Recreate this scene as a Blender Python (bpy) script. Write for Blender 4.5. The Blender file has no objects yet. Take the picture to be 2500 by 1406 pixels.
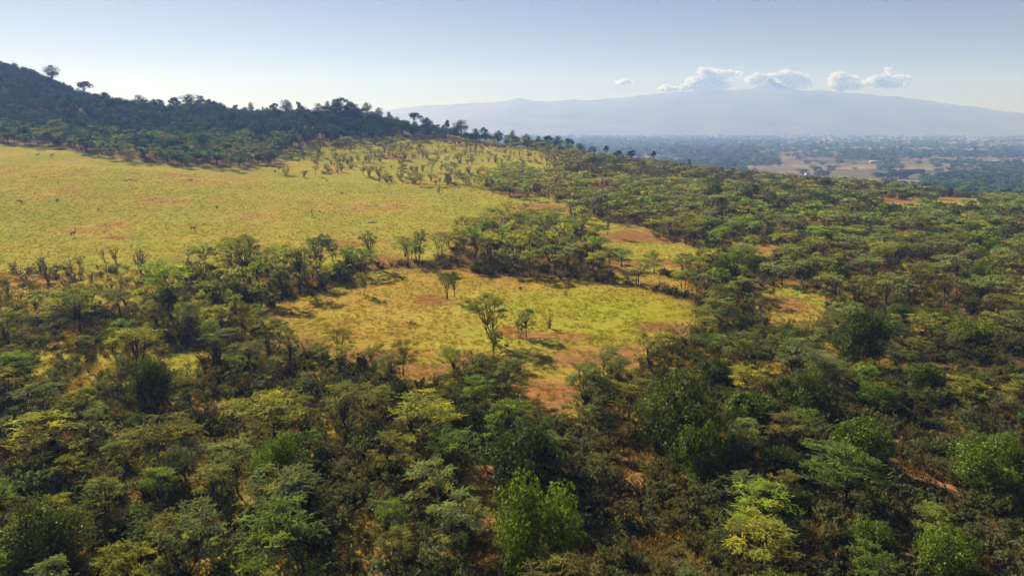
import bpy, math, random
import numpy as np
from mathutils import Vector

S = bpy.context.scene
COL = S.collection
rng = np.random.default_rng(7)
random.seed(7)

# ------------------------------------------------------------------ camera
CAM_Z = 22.0
PITCH = math.radians(13.0)
FPX = 1667.0                      # focal length in photo pixels (photo 2500 x 1406)
cam_d = bpy.data.cameras.new('camera')
cam = bpy.data.objects.new('camera', cam_d)
COL.objects.link(cam)
cam.location = (0, 0, CAM_Z)
cam.rotation_euler = (math.radians(90) - PITCH, 0, 0)
cam_d.sensor_width = 36.0
cam_d.lens = 36.0 * FPX / 2500.0
cam_d.clip_start = 0.5
cam_d.clip_end = 60000
S.camera = cam

# ------------------------------------------------------------------ light
SUN_EL = math.radians(28)
SUN_AZ = math.radians(-38)        # from +Y towards +X (negative = left of the view)
world = bpy.data.worlds.new('World')
S.world = world
world.use_nodes = True
wn = world.node_tree
wn.nodes.clear()
sky = wn.nodes.new('ShaderNodeTexSky')
sky.sky_type = 'NISHITA'
sky.sun_disc = False
sky.sun_elevation = SUN_EL
sky.sun_rotation = SUN_AZ
sky.altitude = 1800
sky.air_density = 1.0
sky.dust_density = 0.4
sky.ozone_density = 2.5
bg = wn.nodes.new('ShaderNodeBackground')
bg.inputs['Strength'].default_value = 0.050
wo = wn.nodes.new('ShaderNodeOutputWorld')
tone = wn.nodes.new('ShaderNodeMix'); tone.data_type = 'RGBA'; tone.blend_type = 'MULTIPLY'; tone.inputs[0].default_value = 1.0
tone.inputs[7].default_value = (0.84, 0.66, 0.56, 1)
wn.links.new(sky.outputs[0], tone.inputs[6]); wn.links.new(tone.outputs[2], bg.inputs[0])
wn.links.new(bg.outputs[0], wo.inputs[0])

sun_d = bpy.data.lights.new('sun', 'SUN')
sun_d.energy = 5.0
sun_d.angle = math.radians(0.5)
sun_d.color = (1.0, 0.935, 0.84)
sun = bpy.data.objects.new('sun', sun_d)
COL.objects.link(sun)
sd = Vector((math.sin(SUN_AZ) * math.cos(SUN_EL), math.cos(SUN_AZ) * math.cos(SUN_EL), math.sin(SUN_EL)))
sun.rotation_euler = sd.to_track_quat('Z', 'Y').to_euler()
sun.location = (-200, 200, 150)

S.view_settings.view_transform = 'Standard'
S.view_settings.look = 'None'
S.view_settings.exposure = 0.86
S.view_settings.gamma = 1.0
S.view_settings.use_curve_mapping = False
S.render.engine = 'CYCLES'
S.cycles.use_denoising = True
S.cycles.max_bounces = 6
S.cycles.diffuse_bounces = 2
S.cycles.glossy_bounces = 1
S.cycles.transmission_bounces = 3
S.cycles.transparent_max_bounces = 20
S.cycles.volume_bounces = 1
S.cycles.caustics_reflective = False
S.cycles.caustics_refractive = False

# ------------------------------------------------------------------ helpers
def hash2(ix, iy, seed):
    h = (ix.astype(np.int64) * 374761393 + iy.astype(np.int64) * 668265263 + seed * 974634777) & 0x7fffffff
    h = ((h ^ (h >> 13)) * 1274126177) & 0x7fffffff
    h = (h ^ (h >> 16)) & 0xffffff
    return h / float(0xffffff)

def noise2(x, y, seed=0):
    x = np.asarray(x, float); y = np.asarray(y, float)
    ix = np.floor(x); iy = np.floor(y)
    fx = x - ix; fy = y - iy
    fx = fx * fx * (3 - 2 * fx); fy = fy * fy * (3 - 2 * fy)
    ix = ix.astype(np.int64); iy = iy.astype(np.int64)
    a = hash2(ix, iy, seed); b = hash2(ix + 1, iy, seed)
    c = hash2(ix, iy + 1, seed); d = hash2(ix + 1, iy + 1, seed)
    return (a * (1 - fx) + b * fx) * (1 - fy) + (c * (1 - fx) + d * fx) * fy - 0.5

def fbm(x, y, seed=0, octs=4):
    s = 0; a = 1.0; f = 1.0
    for o in range(octs):
        s = s + a * noise2(np.asarray(x) * f, np.asarray(y) * f, seed + o * 17)
        a *= 0.5; f *= 2.03
    return s

CP, SP = math.cos(PITCH), math.sin(PITCH)

def project(x, y, z):
    """world -> photo pixel (arrays)"""
    x = np.asarray(x, float); y = np.asarray(y, float); z = np.asarray(z, float) - CAM_Z
    f = y * CP - z * SP
    u = y * SP + z * CP
    f = np.where(f > 0.5, f, 0.5)
    return 1250 + FPX * x / f, 703 - FPX * u / f

# terrain profile table: column slope q = x / y  ->  heights at distances y
PROFILE = [
 (-1.60, [(0,0),(100,1),(140,6),(180,14),(220,24),(260,38),(300,56),(340,78),(380,98),(430,110),(520,105),(800,60),(1200,-10)]),
 (-0.94, [(0,0),(100,.3),(140,3.5),(180,9),(220,15.5),(260,22),(300,31),(340,46),(380,66),(420,84),(500,90),(700,40),(1000,-25)]),
 (-0.76, [(0,0),(105,0),(140,3),(180,8),(220,14),(240,16.5),(260,19),(300,27),(340,38),(380,52),(410,60),(435,61),(500,50),(700,0),(1000,-30)]),
 (-0.60, [(0,0),(105,0),(140,2.5),(180,7),(220,11.5),(240,14),(260,16.5),(300,23),(340,30),(370,35),(400,37),(430,35),(500,25),(700,-10),(900,-30)]),
 (-0.45, [(0,0),(105,0),(140,2),(180,5.5),(220,9),(240,11),(260,13.5),(300,19),(340,26),(380,31.5),(400,32),(430,29),(500,15),(700,-20),(850,-30)]),
 (-0.24, [(0,0),(105,0),(140,1.5),(180,4),(220,7),(260,10),(300,15),(330,21),(350,26),(370,28),(390,26),(430,18),(500,5),(700,-28),(800,-30)]),
 (-0.07, [(0,0),(105,0),(140,1),(180,3.5),(220,6),(260,8.5),(300,12),(340,17),(365,19.5),(390,17),(430,10),(500,-3),(650,-28),(800,-30)]),
 (0.09, [(0,0),(105,0),(140,.5),(180,3),(220,5),(260,7.5),(300,10.5),(340,13.5),(360,13.5),(390,11),(430,4),(500,-8),(620,-28),(800,-30)]),
 (0.21, [(0,0),(120,0),(140,.5),(180,2.5),(220,4),(260,5.2),(300,5.6),(330,5.2),(350,4),(390,0),(430,-6),(500,-15),(600,-27),(800,-30)]),
 (0.39, [(0,0),(140,0),(180,.8),(220,1.6),(260,1.6),(290,.8),(320,-1),(360,-5),(430,-14),(520,-25),(620,-30)]),
 (0.64, [(0,0),(100,0),(140,-.5),(180,-1),(220,-1.2),(250,-2),(280,-4),(330,-11),(400,-21),(500,-30)]),
 (0.88, [(0,0),(100,-.5),(140,-1.5),(180,-2.2),(220,-4),(250,-7),(300,-13),(400,-26),(500,-31)]),
 (1.60, [(0,0),(60,-1),(140,-4),(220,-12),(300,-22),(400,-30)]),
]
TY = np.arange(0, 1505, 5.0)
TQ = np.linspace(-1.6, 1.6, 129)
_cols = np.array([np.interp(TY, [a for a, b in p], [b for a, b in p]) for q, p in PROFILE])
_tab = np.array([np.interp(TQ, [q for q, p in PROFILE], _cols[:, j]) for j in range(len(TY))]).T   # [q, y]
def _smooth(a, n, axis):
    k = np.exp(-np.linspace(-2, 2, 2 * n + 1) ** 2); k /= k.sum()
    pad = [(0, 0), (0, 0)]; pad[axis] = (n, n)
    b = np.pad(a, pad, mode='edge')
    out = np.zeros_like(a)
    for i, w in enumerate(k):
        out += w * (b[i:i + a.shape[0], :] if axis == 0 else b[:, i:i + a.shape[1]])
    return out
_tab = _smooth(_smooth(_tab, 3, 1), 5, 0)

CREST = [(-300, 70), (0, 160), (50, 178), (100, 193), (150, 218), (180, 232), (250, 258), (300, 268), (400, 272), (450, 270), (500, 266), (560, 280), (640, 283), (700, 285), (760, 282), (800, 274), (850, 271), (900, 288), (960, 304), (1020, 314), (1100, 330), (1180, 345), (1250, 356), (1350, 367), (1450, 387), (1560, 400), (1700, 419), (1900, 440), (2100, 456), (2300, 479), (2500, 493), (2800, 505)]
_corr = np.zeros(129); _cy = np.full(129, 380.0)
def H(x, y):
    x = np.asarray(x, float); y = np.asarray(y, float)
    yy = np.clip(y, 0, 1500)
    q = np.clip(x / np.maximum(y, 60.0), -1.6, 1.6)
    fq = (q + 1.6) / 3.2 * 128; fy = yy / 5.0
    iq = np.clip(np.floor(fq).astype(int), 0, 127); iy = np.clip(np.floor(fy).astype(int), 0, len(TY) - 2)
    a = fq - iq; b = fy - iy
    z = (_tab[iq, iy] * (1 - a) + _tab[iq + 1, iy] * a) * (1 - b) + (_tab[iq, iy + 1] * (1 - a) + _tab[iq + 1, iy + 1] * a) * b
    cc = _corr[iq] * (1 - a) + _corr[iq + 1] * a; cy = _cy[iq] * (1 - a) + _cy[iq + 1] * a
    z = z + cc * np.where(yy < cy, np.exp(-((yy - cy) / 42.0) ** 2), np.exp(-((yy - cy) / 110.0) ** 2))
    r = np.hypot(x, y)
    amp = np.clip((r - 40) / 250, 0, 1)
    z = z + amp * 1.6 * fbm(x / 60, y / 60, 3, 3) + 0.35 * fbm(x / 9, y / 9, 5, 2)
    hill = np.clip((z - 12) / 20, 0, 1)
    z = z + hill * 3.5 * fbm(x / 22, y / 22, 9, 3)
    far = np.clip((y - 900) / 4000, 0, 1)
    z = z + far * 27 + np.clip((y - 450) / 600, 0, 1) * (3.5 * fbm(x / 260, y / 160, 31, 3))
    return z

def crest_at(px):
    """where the near land meets the sky or the valley in this direction"""
    t = np.arange(190, 470, 1.0); best = None
    r = (px - 1250) / FPX
    X = r * t * 1.0; Yw = t * 1.0
    Z = H(X, Yw); qx, qy = project(X, Yw, Z)
    i = int(np.argmin(qy)); return float(X[i]), float(Yw[i]), float(Z[i]), float(qy[i]), float(qx[i])
for _it in range(3):
    _d = []
    for _px in range(-300, 2801, 20):
        _x, _y, _z, _qy, _qx = crest_at(_px)
        _want = np.interp(_qx, [c[0] for c in CREST], [c[1] for c in CREST])
        _d.append((_x / _y, (_qy - _want) * _y / FPX, _y))
    _d.sort()
    _a = np.array(_d)
    _corr += np.interp(TQ, _a[:, 0], _a[:, 1])
    _cy = np.convolve(np.pad(np.interp(TQ, _a[:, 0], _a[:, 2]), 4, mode='edge'), np.ones(9) / 9, 'valid') if _it == 0 else _cy

def at(px, py, ymax=1400):
    """point on the ground seen at a photo pixel"""
    u = (703 - py) / FPX; r = (px - 1250) / FPX
    t = np.concatenate([np.arange(20, 600, 0.5), np.arange(600, 5000, 5.0)])
    X = r * t; Y = (CP + u * SP) * t; Z = CAM_Z + (-SP + u * CP) * t
    g = H(X, Y)
    k = np.nonzero(Z <= g)[0]
    i = k[0] if len(k) else len(t) - 1
    return float(X[i]), float(Y[i]), float(g[i])

def at_arr(px, py):
    return np.array([at(a, b) for a, b in zip(px, py)])

def in_poly(px, py, poly):
    inside = np.zeros(np.shape(px), bool)
    n = len(poly); j = n - 1
    for i in range(n):
        xi, yi = poly[i]; xj, yj = poly[j]
        c = ((yi > py) != (yj > py)) & (px < (xj - xi) * (py - yi) / (yj - yi + 1e-9) + xi)
        inside ^= c
        j = i
    return inside

class MB:
    """collects quads, triangles and tubes into one mesh"""
    def __init__(s):
        s.v = []; s.q = []; s.t = []; s.c = []; s.n = 0
    def add(s, V, Q=None, T=None, C=None):
        V = np.asarray(V, float)
        s.v.append(V)
        if Q is not None and len(Q): s.q.append(np.asarray(Q, int) + s.n)
        if T is not None and len(T): s.t.append(np.asarray(T, int) + s.n)
        if C is None: C = np.ones((len(V), 3))
        C = np.asarray(C, float)
        if C.ndim == 1: C = np.tile(C, (len(V), 1))
        s.c.append(C)
        s.n += len(V)
    def tube(s, P, R, k=5, C=None):
        P = np.asarray(P, float); R = np.asarray(R, float)
        d = np.gradient(P, axis=0); d /= np.linalg.norm(d, axis=1)[:, None] + 1e-9
        ref = np.array([0.3, 0.9, 0.1]); 
        a = np.cross(d, ref); a /= np.linalg.norm(a, axis=1)[:, None] + 1e-9
        b = np.cross(d, a)
        th = np.arange(k) * 2 * math.pi / k
        V = P[:, None, :] + R[:, None, None] * (np.cos(th)[None, :, None] * a[:, None, :] + np.sin(th)[None, :, None] * b[:, None, :])
        m = len(P); idx = np.arange(m * k).reshape(m, k)
        nx = np.roll(idx, -1, axis=1)
        Q = np.stack([idx[:-1], nx[:-1], nx[1:], idx[1:]], -1).reshape(-1, 4)
        s.add(V.reshape(-1, 3), Q, C=C)
    def leaves(s, P, A, B, C):
        """rhombic leaves: centre P, half axes A, B"""
        n = len(P)
        V = np.stack([P - A, P + B * 0.9 - A * 0.1, P + A, P - B * 0.9 - A * 0.1], 1).reshape(-1, 3)
        Q = np.arange(4 * n).reshape(n, 4)
        s.add(V, Q, C=np.repeat(C, 4, axis=0))
    def mesh(s, name, mat, smooth=False):
        V = np.concatenate(s.v); C = np.concatenate(s.c)
        Q = np.concatenate(s.q) if s.q else np.zeros((0, 4), int)
        T = np.concatenate(s.t) if s.t else np.zeros((0, 3), int)
        me = bpy.data.meshes.new(name)
        me.vertices.add(len(V)); me.vertices.foreach_set('co', V.ravel())
        li = np.concatenate([Q.ravel(), T.ravel()])
        me.loops.add(len(li)); me.loops.foreach_set('vertex_index', li.astype(np.int32))
        nq, nt = len(Q), len(T)
        me.polygons.add(nq + nt)
        ls = np.concatenate([np.arange(nq) * 4, nq * 4 + np.arange(nt) * 3]).astype(np.int32)
        me.polygons.foreach_set('loop_start', ls)
        me.polygons.foreach_set('loop_total', np.concatenate([np.full(nq, 4), np.full(nt, 3)]).astype(np.int32))
        me.update(calc_edges=True)
        at_ = me.color_attributes.new('Col', 'FLOAT_COLOR', 'POINT')
        at_.data.foreach_set('color', np.concatenate([C, np.ones((len(C), 1))], 1).astype(np.float32).ravel())
        if smooth: me.polygons.foreach_set('use_smooth', np.ones(nq + nt, bool))
        me.materials.append(mat)
        return me

def unit(v):
    return v / (np.linalg.norm(v, axis=-1, keepdims=True) + 1e-9)

def link(name, data, parent=None, loc=(0, 0, 0), rot=0, sc=None):
    o = bpy.data.objects.new(name, data)
    COL.objects.link(o)
    o.location = loc; o.rotation_euler = (0, 0, rot)
    if sc is not None: o.scale = sc
    if parent is not None: o.parent = parent
    return o

def tag(o, label=None, cat=None, group=None, kind=None):
    if label: o['label'] = label
    if cat: o['category'] = cat
    if group: o['group'] = group
    if kind: o['kind'] = kind
    return o

# ------------------------------------------------------------------ materials
def new_mat(name):
    m = bpy.data.materials.new(name); m.use_nodes = True
    m.node_tree.nodes.clear()
    return m, m.node_tree.nodes, m.node_tree.links

def leaf_mat(name, trans=0.35, gloss=0.0, rough=0.5, inst=False):
    m, N, L = new_mat(name)
    out = N.new('ShaderNodeOutputMaterial')
    a = N.new('ShaderNodeAttribute'); a.attribute_name = 'Col'
    oi = N.new('ShaderNodeObjectInfo')
    mul = N.new('ShaderNodeMix'); mul.data_type = 'RGBA'; mul.blend_type = 'MULTIPLY'; mul.inputs[0].default_value = 1
    L.new(a.outputs['Color'], mul.inputs[6])
    if inst:
        ia = N.new('ShaderNodeAttribute'); ia.attribute_type = 'INSTANCER'; ia.attribute_name = 'Tint'
        L.new(ia.outputs['Color'], mul.inputs[7])
    else: L.new(oi.outputs['Color'], mul.inputs[7])
    d = N.new('ShaderNodeBsdfDiffuse'); t = N.new('ShaderNodeBsdfTranslucent')
    tm = N.new('ShaderNodeMix'); tm.data_type = 'RGBA'; tm.blend_type = 'MULTIPLY'; tm.inputs[0].default_value = 1
    tm.inputs[7].default_value = (1.8, 1.7, 0.6, 1)
    L.new(mul.outputs[2], d.inputs[0]); L.new(mul.outputs[2], tm.inputs[6]); L.new(tm.outputs[2], t.inputs[0])
    ms = N.new('ShaderNodeMixShader'); ms.inputs[0].default_value = trans
    L.new(d.outputs[0], ms.inputs[1]); L.new(t.outputs[0], ms.inputs[2])
    last = ms
    if gloss > 0:
        g = N.new('ShaderNodeBsdfGlossy'); g.inputs['Roughness'].default_value = rough
        g.inputs[0].default_value = (1, 1, 1, 1)
        m2 = N.new('ShaderNodeMixShader'); m2.inputs[0].default_value = gloss
        L.new(ms.outputs[0], m2.inputs[1]); L.new(g.outputs[0], m2.inputs[2]); last = m2
    L.new(last.outputs[0], out.inputs[0])
    return m

def bark_mat(name, c1, c2, scale=6.0, rough=0.9):
    m, N, L = new_mat(name)
    out = N.new('ShaderNodeOutputMaterial'); p = N.new('ShaderNodeBsdfPrincipled')
    tc = N.new('ShaderNodeTexCoord'); n = N.new('ShaderNodeTexNoise'); n.inputs['Scale'].default_value = scale
    n.inputs['Detail'].default_value = 5
    r = N.new('ShaderNodeValToRGB')
    r.color_ramp.elements[0].position = 0.35; r.color_ramp.elements[0].color = (*c1, 1)
    r.color_ramp.elements[1].position = 0.65; r.color_ramp.elements[1].color = (*c2, 1)
    L.new(tc.outputs['Object'], n.inputs['Vector']); L.new(n.outputs[0], r.inputs[0])
    L.new(r.outputs[0], p.inputs['Base Color'])
    p.inputs['Roughness'].default_value = rough
    b = N.new('ShaderNodeBump'); b.inputs['Strength'].default_value = 0.5; b.inputs['Distance'].default_value = 0.05
    L.new(n.outputs[0], b.inputs['Height']); L.new(b.outputs[0], p.inputs['Normal'])
    L.new(p.outputs[0], out.inputs[0])
    return m

M = {}
M['acacia_leaf'] = leaf_mat('acacia_leaf', 0.40)
M['bush_leaf'] = leaf_mat('bush_leaf', 0.22, gloss=0.018, rough=0.4)
M['grass'] = leaf_mat('grass_blade', 0.35, inst=True)
M['acacia_leaf_mass'] = leaf_mat('acacia_leaf_mass', 0.40, inst=True)
M['bush_leaf_mass'] = leaf_mat('bush_leaf_mass', 0.22, gloss=.02, rough=.4, inst=True)
M['bark'] = bark_mat('bark', (0.035, 0.024, 0.017), (0.11, 0.078, 0.055))
M['deadwood'] = bark_mat('deadwood', (0.09, 0.07, 0.055), (0.24, 0.20, 0.165))
M['rock'] = bark_mat('rock', (0.030, 0.025, 0.024), (0.11, 0.085, 0.07), 2.2)
M['fur'] = bark_mat('fur', (0.20, 0.085, 0.035), (0.30, 0.14, 0.06), 4)
M['horn'] = bark_mat('horn', (0.02, 0.017, 0.015), (0.05, 0.04, 0.035), 4)
M['pale_fur'] = bark_mat('pale_fur', (0.5, 0.42, 0.33), (0.62, 0.55, 0.45), 4)
M['clod'] = bark_mat('clod', (0.08, 0.04, 0.022), (0.17, 0.09, 0.05), 5)
M['wall_paint'] = bark_mat('wall_paint', (0.30, 0.17, 0.14), (0.40, 0.25, 0.21), 0.4)
M['roof_red'] = bark_mat('roof_red', (0.28, 0.11, 0.08), (0.38, 0.17, 0.12), 0.3)
M['roof_metal'] = bark_mat('roof_metal', (0.65, 0.66, 0.66), (0.82, 0.82, 0.80), 0.5, 0.5)
M['window_dark'] = bark_mat('window_dark', (0.02, 0.02, 0.025), (0.05, 0.05, 0.06), 0.5, 0.2)

# ------------------------------------------------------------------ zones (photo pixel outlines of what grows where)
Z_HILL = [(-900, 345), (0, 352), (130, 362), (300, 388), (420, 406), (560, 413), (660, 405), (700, 368), (800, 345), (950, 335), (1100, 340), (1250, 358), (1400, 378), (1560, 398), (1640, 408), (1640, 250), (-900, -300)]
Z_SAV = [(660, 405), (700, 368), (800, 345), (950, 335), (1100, 340), (1250, 358), (1400, 380), (1330, 422), (1230, 425), (1180, 452), (1000, 452), (850, 442), (690, 428), (560, 414)]
Z_GREY = [(1390, 378), (1560, 398), (1750, 415), (2000, 430), (2300, 455), (2500, 470), (3200, 480), (3200, 505), (2420, 492), (2150, 478), (1900, 458), (1700, 456), (1500, 448), (1330, 428)]
Z_FIELD = [(-900, 345), (0, 352), (130, 362), (300, 388), (420, 406), (560, 413), (690, 428), (850, 442), (1000, 452), (1190, 458), (1220, 475), (1290, 490), (1295, 520), (1200, 545), (1100, 590), (1050, 640), (900, 640), (760, 655), (620, 640), (560, 640), (430, 690), (380, 720), (300, 740), (60, 760), (-900, 800)]
Z_LEFT = [(-300, 690), (60, 655), (210, 650), (350, 660), (420, 680), (360, 730), (290, 745), (60, 765), (-300, 800)]
Z_CLEAR = [(640, 800), (600, 770), (700, 735), (830, 700), (880, 680), (940, 655), (1050, 652), (1200, 672), (1300, 680), (1400, 682), (1500, 692), (1640, 722), (1705, 745), (1700, 800), (1610, 850), (1560, 905), (1440, 925), (1395, 975), (1345, 1000), (1300, 960), (1280, 890), (1190, 880), (1130, 895), (1080, 925), (980, 945), (960, 900), (820, 870), (720, 860), (650, 835)]
Z_GAPS = [
 [(1415, 520), (1500, 548), (1570, 552), (1610, 585), (1710, 608), (1730, 650), (1640, 672), (1560, 655), (1480, 650), (1465, 600), (1425, 570)],
 [(1290, 490), (1400, 505), (1370, 525), (1290, 520)],
 [(1850, 700), (1950, 695), (2020, 735), (2010, 800), (1900, 815), (1840, 770)],
 [(2140, 482), (2260, 488), (2260, 515), (2150, 508)],
 [(2280, 480), (2400, 484), (2390, 515), (2290, 512)],
 [(1780, 590), (1920, 600), (1900, 632), (1790, 625)],
 [(1290, 475), (1400, 500), (1380, 545), (1280, 530)], [(1500, 560), (1600, 590), (1560, 625), (1480, 610)],
 [(400, 865), (480, 850), (500, 900), (450, 935), (410, 920)],
 [(1480, 655), (1560, 655), (1680, 690), (1700, 730), (1600, 700), (1500, 690)],
 [(2250, 1165), (2320, 1165), (2330, 1215), (2280, 1215)],
 [(1255, 870), (1420, 880), (1430, 980), (1400, 1045), (1310, 1020), (1270, 960)], [(1120, 1100), (1210, 1110), (1240, 1300), (1150, 1300)], [(1520, 1150), (1570, 1150), (1580, 1200), (1530, 1200)],
]
Z_OPENLEFT = [(0, 850), (150, 835), (330, 850), (640, 845), (650, 870), (420, 880), (400, 940), (200, 950), (0, 940)]
Z_CLUSTER = [(1065, 650), (1100, 610), (1180, 585), (1300, 570), (1420, 590), (1470, 630), (1450, 655), (1380, 672), (1250, 668), (1100, 662)]
Z_BELT = [(380, 840), (360, 740), (430, 700), (560, 655), (620, 650), (700, 655), (860, 650), (890, 660), (860, 690), (700, 730), (610, 790), (600, 850), (520, 870)]

def zone(px, py):
    """0 open, 1 savanna, 2 woodland, 3 hill, 4 grey belt, 5 left scrub, 6 open left, 7 cluster, 8 belt"""
    z = np.full(np.shape(px), 2)
    z[in_poly(px, py, Z_GREY)] = 4
    z[in_poly(px, py, Z_HILL)] = 3
    z[in_poly(px, py, Z_SAV)] = 1
    z[in_poly(px, py, Z_FIELD)] = 0
    z[in_poly(px, py, Z_LEFT)] = 5
    z[in_poly(px, py, Z_OPENLEFT)] = 6
    z[in_poly(px, py, Z_CLEAR)] = 0
    for g in Z_GAPS: z[in_poly(px, py, g)] = 0
    z[in_poly(px, py, Z_CLUSTER)] = 7
    z[in_poly(px, py, Z_BELT)] = 8
    return z

# ------------------------------------------------------------------ terrain
def build_ground():
    ys = [-58.0]
    while ys[-1] < 9000:
        y = ys[-1]
        if y < 20: st = 3.0
        elif y < 420: st = max(0.35, (y - 0) * 0.0045)
        else: st = max(2.0, y * 0.012)
        ys.append(y + st)
    ys = np.array(ys)
    qs = np.concatenate([np.linspace(-3.0, -0.95, 40)[:-1], np.linspace(-0.95, 0.95, 600), np.linspace(0.95, 3.0, 40)[1:]])
    Y, Q = np.meshgrid(ys, qs, indexing='ij')
    X = Q * (Y + 62.0) * np.where(Y > 0, 1, 1)
    # inside the view keep the columns aimed at the camera's foot, so that they stay dense
    Z = H(X, Y)
    px, py = project(X, Y, Z)
    wob = 26 * fbm(X / 7, Y / 7, 41, 3); wob2 = 16 * fbm(X / 5, Y / 5, 47, 3)
    k = np.clip(60 / np.maximum(np.hypot(X, Y), 20), 0.2, 1.6)
    zx = px + wob * k; zy = py + wob2 * k * 0.8
    zn = zone(zx, zy)
    wf = np.zeros(X.shape); hf = np.zeros(X.shape)
    for (jx, jy) in ((0, 0), (1, .4), (-1, -.4), (.5, -1), (-.5, 1), (1.8, 0), (-1.8, .3), (0, 1.6), (0, -1.6)):
        e_ = np.clip(1500 / np.maximum(np.hypot(X, Y), 20), 4, 40)
        zj = zone(zx + jx * e_, zy + jy * e_ * .35)
        wf += ((zj == 2) | (zj == 7) | (zj == 8) | (zj == 4)) / 9.0; hf += (zj == 3) / 9.0
    n1 = fbm(X / 14, Y / 14, 11, 4); n2 = fbm(X / 4, Y / 4, 13, 4); n3 = fbm(X / 40, Y / 40, 15, 3)
    GREEN = np.array([0.385, 0.360, 0.052]); GOLD = np.array([0.50, 0.385, 0.078]); SOIL = np.array([0.42, 0.205, 0.085]); DRY = np.array([0.20, 0.145, 0.045]); LIT = np.array([0.125, 0.098, 0.042])
    g = np.clip(0.55 + 0.9 * n1 + 0.5 * n2 + 0.3 * n3, 0, 1)[..., None]
    col = GREEN * g + GOLD * (1 - g)
    s = np.clip((n1 * -1.0 + n2 * 0.9 - 0.38) * 4.0, 0, .8)[..., None]
    col = col * (1 - s) + (SOIL * 0.6 + GOLD * .4) * s
    # drier rims of the clearing
    cx, cy, _ = at(1300, 780); r = np.hypot((X - cx) / 22, (Y - cy) / 19)
    e = (np.clip((r - .45 + n2 * .8) * 1.4, 0, .8) * (Y < 118) * (r < 1.7))[..., None]
    col = col * (1 - e) + np.array([.46, .29, .06]) * e
    # green heart of the clearing
    cx, cy, _ = at(1480, 750); r = np.hypot((X - cx) / 17, (Y - cy) / 13)
    h = (np.clip(1.15 - r + n2 * .5, 0, 1) * (Y < 130))[..., None]
    col = col * (1 - h * .75) + np.array([0.37, 0.37, 0.022]) * h * .75
    # woodland floor
    w = wf[..., None]
    f = np.clip(0.72 + 1.3 * n2 + .6 * n1, 0, 1)[..., None]
    wood = DRY * f + SOIL * (1 - f) * .8
    f2 = np.clip((n2 + n3 * .5) * 3, 0, 1)[..., None]
    wood = wood * (1 - f2) + LIT * f2
    gg = np.clip((n1 - .05) * 3, 0, .7)[..., None]
    wood = wood * (1 - gg) + GOLD * .8 * gg
    col = wood * w + col * (1 - w)
    hl = hf[..., None]
    hill = np.array([0.30, 0.21, 0.085]) * (0.6 + .6 * g) 
    col = hill * hl + col * (1 - hl)
    # listed bare patches: pixel, half size (m)
    for (bx, by, rx, ry) in [(1330, 960, 3.0, 5.0), (1490, 865, 8, 4.5), (1600, 850, 4, 4), (1150, 890, 5, 2.5), (900, 870, 5, 2), (1060, 735, 2.5, 2.5), (340, 705, 3.5, 6), (1330, 825, 3, 1.6), (1020, 905, 4, 2.5), (1230, 810, 2, 1.5),
                             (1560, 640, 9, 4), (1560, 580, 10, 7), (1340, 505, 10, 5), (930, 640, 6, 5), (830, 595, 6, 5), (640, 770, 4, 3), (100, 680, 5, 3), (1180, 1150, 1.2, 2), (1200, 1270, .9, 1.4),
                             (2285, 1190, 1.2, 3), (1550, 1180, 1.4, 2.4), (1920, 740, 6, 4), (2330, 490, 14, 9), (2200, 492, 12, 8), (1620, 810, 3.5, 5), (700, 870, 5, 3), (1265, 350, 8, 5), (300, 580, 4, 1.5), (700, 840, 3, 2), (1850, 610, 7, 4), (2080, 455, 9, 6), (1000, 385, 9, 6), (150, 270, 9, 5), (100, 268, 5, 3), (170, 285, 5, 3)]:
        x0, y0, _ = at(bx, by)
        rr = np.hypot((X - x0) / rx, (Y - y0) / ry) + n2 * 1.1
        b = np.clip((1.1 - rr) * 2.2, 0, 1)[..., None]
        b = b * np.clip((400 - Y) / 50, 0, 1)[..., None]
        col = col * (1 - b) + SOIL * b * .95
    val = np.clip((Y - 380) / 120, 0, 1)[..., None]
    col = np.concatenate([col * (1 - val) + np.array([.25, .17, .09]) * val, val], -1)
    me = bpy.data.meshes.new('ground')
    nv = X.size; m, n = X.shape
    me.vertices.add(nv); me.vertices.foreach_set('co', np.stack([X, Y, Z], -1).ravel())
    idx = np.arange(nv).reshape(m, n)
    F = np.stack([idx[:-1, :-1], idx[:-1, 1:], idx[1:, 1:], idx[1:, :-1]], -1).reshape(-1, 4)
    me.loops.add(F.size); me.loops.foreach_set('vertex_index', F.ravel().astype(np.int32))
    me.polygons.add(len(F)); me.polygons.foreach_set('loop_start', (np.arange(len(F)) * 4).astype(np.int32))
    me.polygons.foreach_set('loop_total', np.full(len(F), 4, np.int32))
    me.polygons.foreach_set('use_smooth', np.ones(len(F), bool))
    me.update(calc_edges=True)
    ca = me.color_attributes.new('Col', 'FLOAT_COLOR', 'POINT')
    ca.data.foreach_set('color', col.astype(np.float32).ravel())
    # material
    mt, N, L = new_mat('savanna_ground')
    out = N.new('ShaderNodeOutputMaterial'); p = N.new('ShaderNodeBsdfPrincipled')
    p.inputs['Roughness'].default_value = 1.0; p.inputs['Specular IOR Level'].default_value = 0.0
    a = N.new('ShaderNodeAttribute'); a.attribute_name = 'Col'
    tc = N.new('ShaderNodeTexCoord')
    def noise(scale, detail=6, rough=.6, vec=None):
        q = N.new('ShaderNodeTexNoise'); q.inputs['Scale'].default_value = scale; q.inputs['Detail'].default_value = detail; q.inputs['Roughness'].default_value = rough
        L.new(vec if vec is not None else tc.outputs['Object'], q.inputs['Vector']); return q
    def ramp(src, stops):
        r = N.new('ShaderNodeValToRGB'); e = r.color_ramp.elements
        while len(e) < len(stops): e.new(0.5)
        for k_, (pp, cc) in enumerate(stops): e[k_].position = pp; e[k_].color = (*cc, 1)
        L.new(src, r.inputs[0]); return r
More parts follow.
